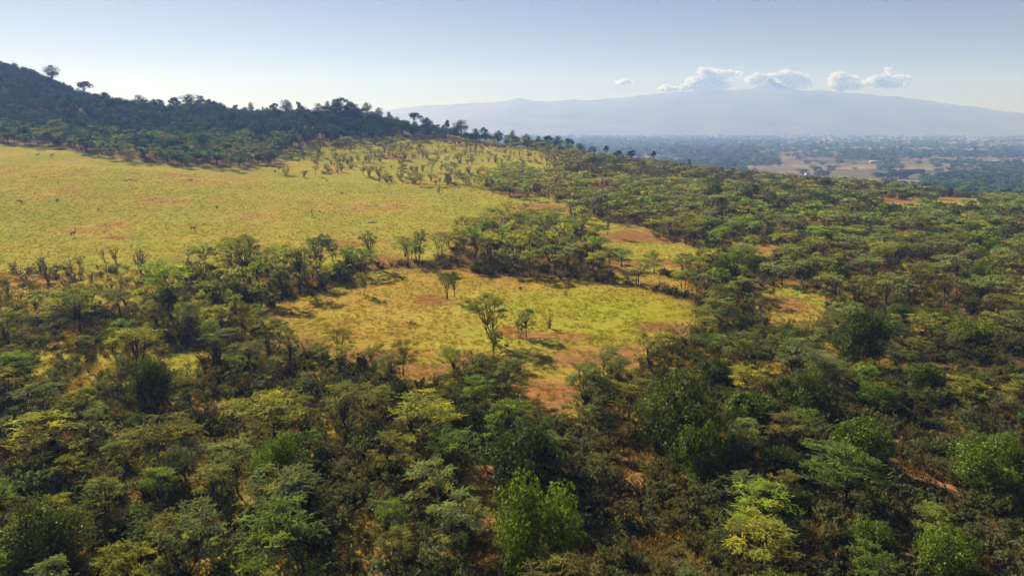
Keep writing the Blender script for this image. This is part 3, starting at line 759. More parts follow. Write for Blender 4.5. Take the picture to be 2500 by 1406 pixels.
A_, B_, D_, S_, T_ = 'acacia_tree', 'evergreen_bush', 'dead_tree', 'thorn_shrub', 'hill_tree'
LM = [
 # clearing
 (A_, 'acacia_near', 1210, 838, 125, 118, 'olive', 'tallest umbrella acacia standing in the middle of the clearing', 'the tall clearing acacia', 2),
 (A_, 'acacia_near', 1095, 733, 70, 62, 'dark green', 'dark umbrella acacia, left one of the pair in the clearing', 'the pair of dark umbrella acacias', 5),
 (A_, 'acacia_near', 1110, 727, 62, 48, 'dark green', 'dark umbrella acacia, right one of the pair in the clearing', None, 0),
 (A_, 'acacia_near', 1285, 828, 72, 62, 'grey-green', 'small two-stemmed acacia right of the tallest clearing acacia', None, 3),
 (A_, 'acacia_near', 1268, 824, 58, 38, 'olive', 'slim low acacia leaning against the two-stemmed one in the clearing', None, 4),
 (S_, 'shrub_near', 1341, 803, 48, 26, 'brownish', 'little dark thorn tree alone at the right of the clearing acacias', None, 2),
 (A_, 'acacia_near', 1203, 878, 80, 40, 'olive', 'thin low acacia in front of the tallest clearing acacia', None, 6),
 (A_, 'acacia_near', 887, 722, 58, 40, 'brownish', 'small brownish acacia alone on the left of the clearing', None, 4),
 (D_, 'dead', 1428, 768, 30, 14, 'olive', 'tiny dead sapling in the green heart of the clearing', None, 0),
 (S_, 'shrub_mid', 1270, 706, 9, 20, 'dark green', 'low dark tuft of shrub in the upper clearing', None, 0),
 # upper field
 (D_, 'dead', 762, 527, 30, 24, 'olive', 'lone bare dead tree in the open upper field', 'the lone dead tree', 1),
 (S_, 'shrub_mid', 1071, 474, 22, 12, 'dark green', 'small upright thorn bush alone at the edge of the upper field', None, 1),
 (S_, 'shrub_mid', 52, 496, 8, 13, 'dark green', 'low green tuft bush far out in the left field', None, 0),
 (S_, 'shrub_mid', 140, 492, 6, 10, 'dark green', 'smaller low tuft bush beside the green one in the left field', None, 1),
 (S_, 'shrub_mid', 530, 508, 6, 10, 'dark green', 'tiny dark bush in the middle of the upper field', None, 1),
 (S_, 'shrub_mid', 465, 441, 5, 18, 'dark green', 'flat dark scrub patch near the far side of the field', None, 1),
 (S_, 'shrub_mid', 1010, 448, 14, 30, 'dark green', 'wide dark bush at the far edge of the field', None, 0),
 (B_, 'bush_mid', 1093, 447, 26, 22, 'olive', 'small round green bush at the far right edge of the field', None, 0),
 (A_, 'acacia_mid', 1168, 430, 20, 26, 'grey-green', 'low acacia behind the round bush at the far field edge', None, 0),
 # left edge shrubs
 (D_, 'dead', 112, 680, 66, 40, 'olive', 'twisted dead tree with a tufted top at the left field edge', 'the twisted dead tree', 2),
 (S_, 'grey_mid', 118, 690, 55, 34, 'brownish', 'dark bare shrub at the foot of the twisted dead tree', None, 1),
 (S_, 'grey_mid', 60, 688, 40, 42, 'brownish', 'dark bare shrub at the far left, left of the twisted dead tree', None, 2),
 (D_, 'dead', 182, 680, 60, 36, 'olive', 'dead tree with a fallen limb reaching left across the grass', None, 0),
 (D_, 'dead', 262, 672, 72, 26, 'olive', 'tall thin bare tree at the left edge of the upper field', None, 2),
 (S_, 'grey_mid', 283, 640, 44, 28, 'brownish', 'small dark crowned thorn tree behind the tall thin bare tree', None, 0),
 (D_, 'dead', 343, 668, 68, 34, 'olive', 'forked bare tree with two close stems at the left field edge', None, 1),
 (S_, 'grey_mid', 343, 670, 66, 30, 'brownish', 'bare shrub growing through the forked bare tree', None, 2),
 (D_, 'dead', 460, 640, 42, 38, 'olive', 'small fan-shaped bare tree behind the bright left acacia', None, 0),
 (S_, 'grey_mid', 296, 706, 48, 20, 'brownish', 'narrow dark shrub below the forked bare tree', None, 0),
 (S_, 'grey_mid', 225, 684, 20, 26, 'brownish', 'low bare shrub between the two left dead trees', None, 2),
 (S_, 'shrub_mid', 20, 720, 44, 30, 'brownish', 'thin bare shrub at the very left edge above the acacias', None, 0),
 # belt between field and clearing
 (A_, 'acacia_near', 425, 790, 150, 150, 'fresh green', 'large bright green acacia at the left end of the dark belt', 'the large bright acacia', 5),
 (A_, 'acacia_near', 610, 690, 120, 130, 'yellow-green', 'thin pale spreading acacia rising behind the dark belt', None, 9),
 (A_, 'acacia_near', 782, 668, 92, 90, 'dark green', 'tall dark fan-shaped acacia at the top of the belt', 'the dark fan-shaped acacia', 7),
 (A_, 'acacia_near', 905, 650, 88, 50, 'olive', 'upright narrow acacia right of the dark fan-shaped one', None, 6),
 (A_, 'acacia_near', 990, 628, 50, 70, 'olive', 'low two-trunked acacia between two upright ones above the clearing', None, 5),
 (A_, 'acacia_near', 1022, 650, 92, 44, 'dark green', 'slender tall acacia with a V-shaped dark crown above the clearing', 'the slender V-crowned acacia', 2),
 (B_, 'bush_mid', 833, 690, 46, 66, 'brownish', 'dark brown rounded bush at the right end of the belt', None, 0),
 (B_, 'bush_mid', 700, 725, 40, 46, 'dark green', 'dark round bush at the upper left corner of the clearing', None, 1),
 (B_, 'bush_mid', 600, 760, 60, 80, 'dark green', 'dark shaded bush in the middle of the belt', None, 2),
 (A_, 'acacia_near', 660, 750, 70, 60, 'olive', 'low acacia hanging over the left corner of the clearing', None, 3),
 (A_, 'acacia_near', 545, 838, 95, 90, 'yellow-green', 'pale spreading acacia below the dark belt, left of the clearing', None, 0),
 (A_, 'acacia_near', 655, 665, 62, 80, 'olive', 'broad acacia with dark limbs at the upper rim of the belt', None, 1),
 (B_, 'bush_mid', 515, 740, 60, 70, 'dark green', 'dark bush crowding the right of the bright left acacia', None, 0),
 (A_, 'acacia_near', 330, 905, 105, 150, 'yellow-green', 'wide yellow-green acacia left of the lower clearing', 'the wide left acacia', 5),
 (A_, 'acacia_near', 35, 850, 100, 110, 'olive', 'tall acacia at the left edge with forked dark trunk', None, 1),
 (A_, 'acacia_near', 195, 815, 110, 130, 'olive', 'broad flat acacia above the left thicket', None, 9),
 (A_, 'acacia_near', 715, 905, 110, 60, 'olive', 'tall leaning acacia at the lower left corner of the clearing', 'the leaning corner acacia', 6),
 (A_, 'acacia_near', 665, 880, 100, 80, 'grey-green', 'grey-green acacia left of the leaning corner acacia', None, 7),
 (A_, 'acacia_near', 915, 905, 70, 62, 'olive', 'small dense acacia at the lower rim of the clearing', None, 4),
 (A_, 'acacia_near', 985, 918, 90, 82, 'brownish', 'dark-limbed acacia on bare soil at the lower rim of the clearing', 'the dark-limbed acacia', 9),
 (A_, 'acacia_near', 835, 925, 80, 80, 'yellow-green', 'pale thin acacia at the lower rim left of the small dense one', None, 0),
 (A_, 'acacia_near', 1245, 975, 98, 100, 'olive', 'round-topped acacia below the clearing, left of the soil patch', 'the soil-patch acacia', 3),
 (A_, 'acacia_near', 1605, 925, 108, 130, 'yellow-green', 'spreading acacia at the lower right corner of the clearing', 'the right corner acacia', 7),
 (A_, 'acacia_near', 1435, 1030, 130, 110, 'grey-green', 'twin-crowned grey acacia right of the soil patch', 'the twin-crowned grey acacia', 6),
 (A_, 'acacia_near', 1715, 815, 70, 70, 'olive', 'small acacia at the right rim of the clearing', None, 1),
 (A_, 'acacia_mid', 1482, 575, 46, 34, 'dark green', 'little leaning acacia alone on the orange grass strip', None, 0),
 (D_, 'dead', 1530, 690, 46, 50, 'olive', 'crooked grey tree stump with bent limbs at the top right of the clearing', None, 1),
 # round evergreen bushes
 (B_, 'bush_near', 1332, 1415, 225, 222, 'fresh green', 'big glossy round bush at the bottom centre', 'the glossy bottom bush', 0),
 (B_, 'bush_near', 1270, 1200, 165, 225, 'dark green', 'wide dark evergreen just behind the glossy bottom bush', 'the wide dark evergreen', 1),
 (B_, 'bush_near', 1655, 1110, 200, 215, 'olive', 'largest evergreen dome right of the soil patch', 'the largest evergreen dome', 1),
 (B_, 'bush_near', 1700, 1180, 145, 145, 'fresh green', 'bright young green bush in front of the largest evergreen dome', 'the bright green bush', 2),
 (B_, 'bush_near', 712, 1215, 155, 150, 'fresh green', 'bright-topped green bush in the lower left thicket', 'the bright-topped bush', 0),
 (B_, 'bush_near', 100, 1400, 170, 215, 'olive', 'big glossy bush in the bottom left corner', 'the bottom left corner bush', 1),
 (B_, 'bush_near', 370, 1010, 135, 105, 'dark green', 'dark blue-green evergreen left of centre in the left thicket', 'the dark blue-green bush', 0),
 (B_, 'bush_near', 185, 1015, 58, 90, 'fresh green', 'low green bush left of the dark blue-green evergreen', None, 2),
 (B_, 'bush_near', 2420, 1205, 145, 190, 'fresh green', 'big green bush at the lower right edge', 'the lower right bush', 1),
 (B_, 'bush_near', 2310, 1415, 115, 150, 'fresh green', 'bright leafy bush in the bottom right corner', 'the bottom right corner bush', 0),
 (B_, 'bush_near', 2100, 895, 150, 130, 'dark green', 'tall dark evergreen in the right woodland', 'the tall dark evergreen', 0),
 (B_, 'bush_near', 1950, 1010, 110, 135, 'olive', 'silvery-topped evergreen right of the largest dome', 'the silvery evergreen', 1),
 (B_, 'bush_near', 2110, 945, 68, 80, 'yellow-green', 'yellow-green rounded bush right of the silvery-topped evergreen', None, 2),
 (B_, 'bush_near', 2135, 1005, 75, 95, 'fresh green', 'lower lumpy green bush below the yellow-green one', None, 0),
 (B_, 'bush_near', 2250, 965, 80, 90, 'olive', 'compact green bush right of the yellow-green rounded one', None, 3),
 (B_, 'bush_near', 2065, 778, 42, 90, 'fresh green', 'bright low hedge-like bush beside the small right clearing', 'the bright hedge-like bush', 2),
 (B_, 'bush_near', 2380, 725, 80, 110, 'olive', 'large rounded tree-bush near the right edge', 'the large right-edge bush', 1),
 (B_, 'bush_near', 2270, 800, 50, 90, 'olive', 'rounded green bush left of the one with yellow tips', None, 3),
 (B_, 'bush_near', 2370, 835, 60, 120, 'yellow-green', 'wide bush with yellow leaf tips at the right', None, 0),
 (B_, 'bush_mid', 1765, 705, 90, 80, 'dark green', 'dark glossy bush with several domes at the right rim of the clearing', 'the dark many-domed bush', 1),
 (B_, 'bush_mid', 1830, 495, 50, 62, 'olive', 'solitary big round tree on the far right slope', 'the big slope tree', 0),
 (B_, 'bush_mid', 1745, 480, 36, 30, 'dark green', 'dark upright bush left of the big round tree on the slope', None, 1),
 (B_, 'bush_mid', 1690, 495, 26, 30, 'dark green', 'small dark bush further left on the far slope', None, 2),
 (B_, 'bush_mid', 2015, 470, 40, 32, 'dark green', 'dark pointed tree standing on the skyline of the slope', None, 1),
 (B_, 'bush_mid', 2385, 590, 45, 85, 'dark green', 'very dark bush in the middle of the right woodland', None, 1),
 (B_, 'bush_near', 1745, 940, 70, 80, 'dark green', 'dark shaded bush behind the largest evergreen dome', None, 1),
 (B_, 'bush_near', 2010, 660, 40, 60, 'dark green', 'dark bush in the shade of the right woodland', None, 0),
 (B_, 'bush_near', 2480, 1260, 60, 80, 'olive', 'dark green bush cut by the right edge', None, 2),
 (B_, 'bush_near', 340, 1060, 50, 60, 'fresh green', 'small bright bush below the dark blue-green evergreen', None, 3),
 (B_, 'bush_mid', 1950, 870, 50, 70, 'fresh green', 'green bush left of the tall dark evergreen', None, 0),
 # foreground acacias that stand out
 (A_, 'acacia_near', 660, 1090, 120, 235, 'yellow-green', 'widest yellow-green umbrella acacia in the left foreground', 'the widest yellow umbrella acacia', 5),
 (A_, 'acacia_near', 130, 1130, 120, 170, 'yellow-green', 'wide pale acacia above the bottom left bush', None, 9),
 (A_, 'acacia_near', 1890, 1330, 130, 170, 'fresh green', 'spreading green acacia in the lower right foreground', 'the lower right acacia', 9),
 (A_, 'acacia_near', 1060, 1250, 120, 140, 'grey-green', 'grey-green acacia in the lower middle thicket', None, 1),
 (S_, 'shrub_near', 2330, 1275, 34, 70, 'grey-green', 'pale silvery shrub beside the red soil gap at lower right', None, 3),
]
for L_ in LM: lm(*L_[:8], idx=L_[9] if len(L_) > 9 else None, mark=L_[8]) 

# skyline trees of the ridge: pixel of the foot, height and width in pixels
SKY = [(10, 168, 20, 34), (35, 174, 14, 28), (178, 226, 34, 42), (253, 250, 32, 42), (300, 262, 22, 28), (330, 268, 16, 20), (374, 258, 24, 36), (345, 266, 14, 16), (412, 268, 18, 30), (455, 260, 20, 30), (495, 258, 26, 54), (520, 262, 20, 34),
       (552, 278, 14, 18), (572, 278, 16, 22), (598, 282, 12, 18), (638, 280, 18, 18), (662, 280, 10, 8), (692, 280, 20, 22), (720, 279, 28, 34), (752, 274, 22, 16), (795, 262, 14, 22), (815, 264, 16, 16), (845, 262, 22, 38), (868, 272, 14, 16), (909, 282, 24, 30), (935, 290, 18, 24), (962, 300, 16, 22),
       (1018, 308, 26, 42), (1050, 316, 20, 34), (1095, 322, 22, 16), (1130, 330, 30, 40), (1165, 338, 16, 26), (1185, 342, 22, 18), (1215, 345, 20, 26), (1252, 352, 26, 16), (1285, 356, 20, 30), (1310, 360, 18, 22), (1335, 362, 22, 30), (1362, 366, 26, 34), (1385, 372, 24, 28), (1410, 380, 18, 26), (1440, 386, 16, 26), (1472, 388, 22, 16), (1500, 392, 16, 24), (1535, 396, 18, 24), (1590, 402, 24, 14), (1675, 412, 16, 12)]
kinds = ['broad', 'slender', 'open-crowned', 'low dense', 'airy']
for k, (px, py, hp, wp) in enumerate(SKY):
    x, y, z, _q, _q2 = crest_at(px)
    y -= 2; z = float(H(x, y)); t = y * CP - (z - CAM_Z) * SP
    place_ = 'on the left peak' if px < 120 else 'on the long left slope of the ridge' if px < 480 else 'on the middle of the ridge' if px < 740 else 'on the rocky outcrop' if px < 880 else 'on the shoulder right of the rocky outcrop' if px < 1180 else 'on the falling right end of the ridge'
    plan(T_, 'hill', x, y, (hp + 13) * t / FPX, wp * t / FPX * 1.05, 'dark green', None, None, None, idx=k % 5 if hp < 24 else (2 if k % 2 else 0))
    PLANTS[-1]['sky'] = place_

def cyq(x, y): return float(np.interp(x / y, TQ, _cy))
# --- plants scattered by zone
def scatter():
    taken = [(p['x'], p['y'], (p['w'] or 4) * .42) for p in PLANTS]
    cell = {}
    def ok(x, y, r):
        ix, iy = int(x // 8), int(y // 8)
        for a in (-1, 0, 1):
            for b in (-1, 0, 1):
                for (u, v, s) in cell.get((ix + a, iy + b), ()):
                    if (u - x) ** 2 + (v - y) ** 2 < (r + s) ** 2: return False
        return True
    def put(x, y, r): cell.setdefault((int(x // 8), int(y // 8)), []).append((x, y, r))
    for t in taken: put(*t)
    N = 90000
    Y = 13 + (440 - 13) * rng.random(N) ** 0.60
    X = rng.uniform(-0.90, 0.90, N) * (Y + 14)
    Z = H(X, Y)
    px, py = project(X, Y, Z)
    nz = fbm(X / 9, Y / 9, 61, 3)
    zn = zone(px + 14 * fbm(X / 5, Y / 5, 62, 2), py + 7 * fbm(X / 5, Y / 5, 63, 2))
    tb = fbm(X / 30, Y / 30, 64, 3)
    for k in range(N):
        x, y, z_ = X[k], Y[k], zn[k]
        if px[k] < -260 or px[k] > 2760 or py[k] > 1720: continue
        u = rng.random(); q = rng.random()
        near = y < 78; mid = y < 150
        sz = 'near' if near else 'mid' if mid else 'far'
        right = px[k] > 1720
        if z_ == 0:
            if rng.random() > .004: continue
            if ok(x, y, 1.2): put(x, y, 1); plan(S_, 'shrub_mid', x, y, rng.uniform(.25, .6), rng.uniform(.5, 1.3), 'dark green')
            continue
        if z_ == 3:
            if nz[k] < -.42: continue
            near_belt = py[k] > 345 or y < 285
            if near_belt and q < .65:
                r = rng.uniform(1.6, 2.4)
                if ok(x, y, r * .85): put(x, y, r * .85); plan(A_, 'acacia_far', x, y, rng.uniform(3.5, 6), r * 2.3, ['dark green', 'blue-green', 'dark green', 'blue-green'][rng.integers(4)])
            else:
                r = rng.uniform(1.8, 3.2)
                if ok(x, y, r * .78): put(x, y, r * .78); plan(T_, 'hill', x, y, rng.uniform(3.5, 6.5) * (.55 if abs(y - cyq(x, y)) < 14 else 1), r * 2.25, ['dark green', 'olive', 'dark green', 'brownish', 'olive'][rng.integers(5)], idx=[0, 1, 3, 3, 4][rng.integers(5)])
        elif z_ == 1:
            if (nz[k] < .12 and u > .012) or u > .8: continue
            r = rng.uniform(.7, 2.0)
            if ok(x, y, r * .85):
                put(x, y, r * .85)
                if q < .5: plan(A_, 'acacia_far', x, y, r * rng.uniform(1.7, 2.6), r * 2.2, ['olive', 'brownish', 'dark green'][rng.integers(3)])
                elif q < .9: plan(S_, 'grey_mid', x, y, r * rng.uniform(1.2, 2.2), r * 1.7, 'brownish')
                else: plan(S_, 'shrub_mid', x, y, rng.uniform(.5, 1.0), r * 2, 'dark green')
        elif z_ == 4:
            r = rng.uniform(1.1, 2.0)
            if nz[k] < -.2 and u > .1: continue
            if ok(x, y, r * .95):
                put(x, y, r * .95)
                if q < .62: plan(S_, 'grey_mid', x, y, rng.uniform(2.2, 3.8), r * 2.2, ['brownish', 'olive'][rng.integers(2)])
                elif q < .8: plan(A_, 'acacia_far', x, y, rng.uniform(3, 4.2), r * 2.4, 'olive')
                else: plan(B_, 'bush_far', x, y, rng.uniform(2.5, 4), r * 2.2, 'dark green')
        elif z_ == 5:
            if u > .05: continue
            r = .9
            if ok(x, y, 1.6): put(x, y, 1.4); plan(S_, 'grey_mid' if q < .6 else 'shrub_mid', x, y, rng.uniform(1.0, 2.6), rng.uniform(1.2, 2.2), 'brownish')
        elif z_ == 6:
            if u > .06: continue
            if ok(x, y, 1.5):
                put(x, y, 1.5)
                if q < .5: plan(S_, 'shrub_near', x, y, rng.uniform(.8, 1.8), rng.uniform(1.6, 2.8), ['brownish', 'olive'][rng.integers(2)])
                else: plan(A_, 'acacia_near', x, y, rng.uniform(2.0, 3.0), rng.uniform(2.2, 3.4), ['olive', 'brownish'][rng.integers(2)])
        else:
            dens = 1.0
            if z_ == 2:
                opn = 430 > px[k] and 690 < py[k] < 1000
                gap = nz[k] < (-.05 if opn else -.26 if near and not right else -.32) or (near and tb[k] < -.38)
                if gap and u > .03: continue
            hard = z_ in (7, 8)
            bushp = .05 if (near and not right) else .13 if near else (.20 if right else .03)
            if z_ == 8: bushp = .25
            if right and y > 165: bushp = .42
            shrubp = .42 if near else .22
            if hard: shrubp = .15
            if q < bushp:
                r = rng.uniform(1.1, 2.2)
                if ok(x, y, r): put(x, y, r); plan(B_, 'bush_' + sz, x, y, r * rng.uniform(1.5, 2.0), r * 2.3, ['dark green', 'olive', 'fresh green', 'olive', 'yellow-green'][rng.integers(5)])
            elif q < bushp + shrubp:
                r = rng.uniform(.7, 1.3)
                if ok(x, y, r * .85): put(x, y, r * .85); plan(S_, 'shrub_near' if near else 'shrub_mid' if rng.random() < .5 else 'grey_mid', x, y, rng.uniform(1.1, 2.5), r * 2.6, ['olive', 'grey-green', 'brownish', 'olive', 'silvery', 'light green'][rng.integers(6)])
            else:
                r = .85 + 1.8 * rng.random() ** 1.5 if near else rng.uniform(1.3, 2.3)
                rk = .76 if near and not right else .74
                if ok(x, y, r * rk): put(x, y, r * rk); plan(A_, 'acacia_' + sz, x, y, (1.6 + r * 1.15) * rng.uniform(.8, 1.15) * (1.08 if mid and not near else 1) + (1.5 if hard else 0), r * (1.95 if hard else 2.45), ['olive', 'olive', 'grey-green', 'yellow-green', 'light green', 'brownish', 'grey-green', 'light green'][rng.integers(8)])
scatter()

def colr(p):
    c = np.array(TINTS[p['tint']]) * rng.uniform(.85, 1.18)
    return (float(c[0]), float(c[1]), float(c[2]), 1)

# ---- labels
HT = {A_: 4.0, B_: 3.4, S_: 1.8, D_: 3, T_: 6}
NOUN = {A_: 'acacia', B_: 'round bush', S_: 'thorn shrub', D_: 'dead tree', T_: 'leafy tree'}
for p in PLANTS:
    vh, vw = DIMS[p['var']][p['i']]
    if p['h'] is None: p['h'] = vh
    if p['w'] is None: p['w'] = vw
    p['wp'] = FPX * p['w'] / max(p['y'], 10)
    p['hp'] = FPX * p['h'] / max(p['y'], 10)
    p['inview'] = -p['wp'] * .5 < p['px'] < 2500 + p['wp'] * .5 and p['py'] - p['hp'] * .6 < 1406

marks = [p for p in PLANTS if p['mark']]
def side(dx, dy):
    if abs(dx) > 2.2 * abs(dy): return 'left of' if dx < 0 else 'right of'
    if abs(dy) > 2.2 * abs(dx): return 'behind' if dy < 0 else 'in front of'
    return ('behind left of' if dx < 0 else 'behind right of') if dy < 0 else ('before left of' if dx < 0 else 'before right of')
def region(px, py):
    h_ = 'far left' if px < 500 else 'left' if px < 950 else 'middle' if px < 1550 else 'right' if px < 2050 else 'far right'
    return h_
SIZEW = {A_: ('tall', '', 'low'), B_: ('big', '', 'small'), S_: ('tall', '', 'low'), D_: ('tall', '', 'low'), T_: ('tall', '', 'low')}
_u = ['', 'first', 'second', 'third', 'fourth', 'fifth', 'sixth', 'seventh', 'eighth', 'ninth', 'tenth', 'eleventh', 'twelfth', 'thirteenth', 'fourteenth', 'fifteenth', 'sixteenth', 'seventeenth', 'eighteenth', 'nineteenth']
ORD = ['', 'second '] + [w + ' ' for w in _u[3:]] + ['twentieth '] + ['twenty-%s ' % w for w in _u[1:10]] + ['thirtieth '] + ['thirty-%s ' % w for w in _u[1:10]] + ['fortieth '] + ['forty-%s ' % w for w in _u[1:10]] + ['fiftieth '] + ['fifty-%s ' % w for w in _u[1:10]] + ['sixtieth '] + ['sixty-%s ' % w for w in _u[1:10]]
def trim(s):
    s = ' '.join(s.split())
    for a, b_ in ((' acacia', ' acacia'), ('round bush', 'bush'), ('thorn shrub', 'shrub'), ('leafy tree', 'tree'), ('in the valley', 'in the valley'), (' of the ridge', ''), ('round dark tree', 'tree'), ('near the', 'near'), ('behind the', 'behind'), (', far up', '')):
        if len(s.split()) <= 16: break
        s = s.replace(a, b_, 1)
    return s
bucket = {}
for p in PLANTS:
    if not p['inview']: continue
    s = p['h'] / HT[p['kind']]
    p['size'] = SIZEW[p['kind']][0 if s > 1.12 else 1 if s > .85 else 2]
    if p['label']: continue
    if 'sky' in p:
        bucket.setdefault((p['kind'], 'sky', p['sky']), []).append(p); continue
    best = min(marks, key=lambda m: (m['px'] - p['px']) ** 2 + (1.6 * (m['py'] - p['py'])) ** 2)
    if p['y'] < 165 and math.hypot(best['px'] - p['px'], best['py'] - p['py']) < 420:
        bucket.setdefault((p['kind'], 'mark', p['size'], p['tint'], side(p['px'] - best['px'], p['py'] - best['py']), best['mark']), []).append((math.hypot(best['px'] - p['px'], best['py'] - p['py']), p))
    else:
        X_ = p['px']
        if in_poly(p['px'], p['py'] + 12, Z_HILL):
            zz = ('below the left peak' if X_ < 130 else 'under the gap beside the left peak' if X_ < 260 else 'below the left slope skyline' if X_ < 400 else 'under the rock hump on the ridge' if X_ < 560 else 'below the middle of the ridge' if X_ < 730 else
                  'below the rocky outcrop' if X_ < 900 else 'right of the rocky outcrop' if X_ < 1060 else 'on the ridge shoulder' if X_ < 1220 else 'near the right ridge end' if X_ < 1400 else 'at the tip of the ridge')
            c_ = np.interp(X_, [c[0] for c in CREST], [c[1] for c in CREST]); b_ = (p['py'] - c_) / max(360 + (X_ > 900) * 40 - c_, 20)
            zz = ('high up ' if b_ < .3 else 'halfway down ' if b_ < .65 else 'low down ') + zz
        elif in_poly(p['px'], p['py'] + 8, Z_SAV):
            zz = 'on the sparse slope ' + ('left of the outcrop' if X_ < 780 else 'below the outcrop' if X_ < 930 else 'below the ridge shoulder' if X_ < 1120 else 'below the ridge end')
            zz += ', upper part' if p['py'] < 385 else ', lower part'
        elif in_poly(p['px'], p['py'] + 10, Z_GREY):
            zz = 'in the grey belt ' + ('near the ridge tip' if X_ < 1560 else 'left of the big slope tree' if X_ < 1760 else 'behind the big slope tree' if X_ < 2000 else 'by the bare skyline soil' if X_ < 2300 else 'at the right edge')
        elif p['px'] < 1290 and p['py'] > 340:
            zz = 'in the upper field ' + ('at far left' if X_ < 250 else 'at left' if X_ < 500 else 'in the middle' if X_ < 800 else 'at right') + (', far side' if p['py'] < 470 else ', near side')
        else:
            zz = 'on the wooded right slope ' + ('above the central grove' if X_ < 1500 else 'behind the grass strips' if X_ < 1720 else 'near the big slope tree' if X_ < 1950 else 'below the bare skyline soil' if X_ < 2250 else 'at the right edge')
            zz += ', far up' if p['py'] < 500 else ''
        bucket.setdefault((p['kind'], 'zone', p['size'], p['tint'], zz), []).append((p['px'], p))
for key, lst in bucket.items():
    if key[1] == 'sky':
        lst.sort(key=lambda p: p['px'])
        for i, p in enumerate(lst):
            o = ['leftmost', 'second from left', 'third from left', 'fourth from left', 'fifth from left', 'sixth from left', 'seventh from left', 'eighth from left', 'ninth from left', 'tenth from left', 'eleventh from left', 'twelfth from left', 'thirteenth from left', 'fourteenth from left', 'fifteenth from left', 'sixteenth from left'][min(i, 15)]
            p['label'] = 'dark skyline tree %s, %s' % (p['sky'], o)
    elif key[1] == 'zone':
        lst.sort(key=lambda a: a[0])
        n_ = len(lst)
        for i, (dd, p) in enumerate(lst):
            pos = '' if n_ == 1 else (('left ', 'right ')[i] if n_ == 2 else 'leftmost ' if i == 0 else 'rightmost ' if i == n_ - 1 else ORD[min(i, len(ORD) - 1)])
            p['label'] = ' '.join(('%s%s %s %s %s' % (pos, key[2], key[3], NOUN[p['kind']], key[4])).split())
    else:
        lst.sort(key=lambda a: a[0])
        _, _, sz, ti, sd_, mk = key
        for i, (dd, p) in enumerate(lst):
            pre = '' if len(lst) == 1 else ('nearest ' if i == 0 else 'farthest ' if i == len(lst) - 1 else ORD[min(i, len(ORD) - 1)] + 'nearest ')
            p['label'] = ' '.join((pre + '%s %s %s %s %s' % (sz, ti, NOUN[p['kind']], sd_, mk)).split())

GROUPS = {A_: 'acacias of the savanna woodland', B_: 'round evergreen bushes among the acacias', S_: 'straggling thorn shrubs', D_: 'bare dead trees at the field edge', T_: 'dark trees on the rocky hill'}
CATS = {A_: 'acacia tree', B_: 'evergreen bush', S_: 'thorn shrub', D_: 'dead tree', T_: 'hill tree'}
PARTN = {A_: ('trunk', 'crown'), B_: ('stem', 'crown'), S_: ('stem', 'foliage'), D_: ('trunk', 'branch'), T_: ('trunk', 'crown')}
LIMIT = {A_: 300, B_: 300, S_: 300, D_: 300, T_: 300}

def mesh_arrays(me):
    n = len(me.vertices); v = np.empty(n * 3); me.vertices.foreach_get('co', v)
    c = np.empty(n * 4, np.float32); me.color_attributes['Col'].data.foreach_get('color', c)
    lt = np.empty(len(me.polygons), np.int32); me.polygons.foreach_get('loop_total', lt)
    li = np.empty(len(me.loops), np.int32); me.loops.foreach_get('vertex_index', li)
    return v.reshape(-1, 3), li.reshape(-1, 4), c.reshape(-1, 4)[:, :3]
CACHE = {}
def arrays(me):
    if me.name not in CACHE: CACHE[me.name] = mesh_arrays(me)
    return CACHE[me.name]


def tuft_nodes(coll, rot3=True, scalev=False):
    ng = bpy.data.node_groups.new('scatter', 'GeometryNodeTree')
    ng.interface.new_socket('Geometry', in_out='INPUT', socket_type='NodeSocketGeometry')
    ng.interface.new_socket('Geometry', in_out='OUTPUT', socket_type='NodeSocketGeometry')
    n_in = ng.nodes.new('NodeGroupInput'); n_out = ng.nodes.new('NodeGroupOutput')
    ip = ng.nodes.new('GeometryNodeInstanceOnPoints'); ci = ng.nodes.new('GeometryNodeCollectionInfo')
    ci.inputs[0].default_value = coll; ci.inputs['Separate Children'].default_value = True; ci.inputs['Reset Children'].default_value = True
    ip.inputs['Pick Instance'].default_value = True
    rv = ng.nodes.new('FunctionNodeRandomValue'); rv.data_type = 'FLOAT_VECTOR'; rv.inputs[1].default_value = (0, 0, 6.28)
    na = ng.nodes.new('GeometryNodeInputNamedAttribute'); na.data_type = 'FLOAT_VECTOR'; na.inputs[0].default_value = 'Size'
    nk = ng.nodes.new('GeometryNodeInputNamedAttribute'); nk.data_type = 'INT'; nk.inputs[0].default_value = 'Kind'
    L = ng.links
    L.new(n_in.outputs[0], ip.inputs['Points']); L.new(ci.outputs[0], ip.inputs['Instance'])
    L.new(rv.outputs[0], ip.inputs['Rotation']); L.new(na.outputs[0], ip.inputs['Scale']); L.new(nk.outputs[0], ip.inputs['Instance Index'])
    L.new(ip.outputs[0], n_out.inputs[0])
    return ng
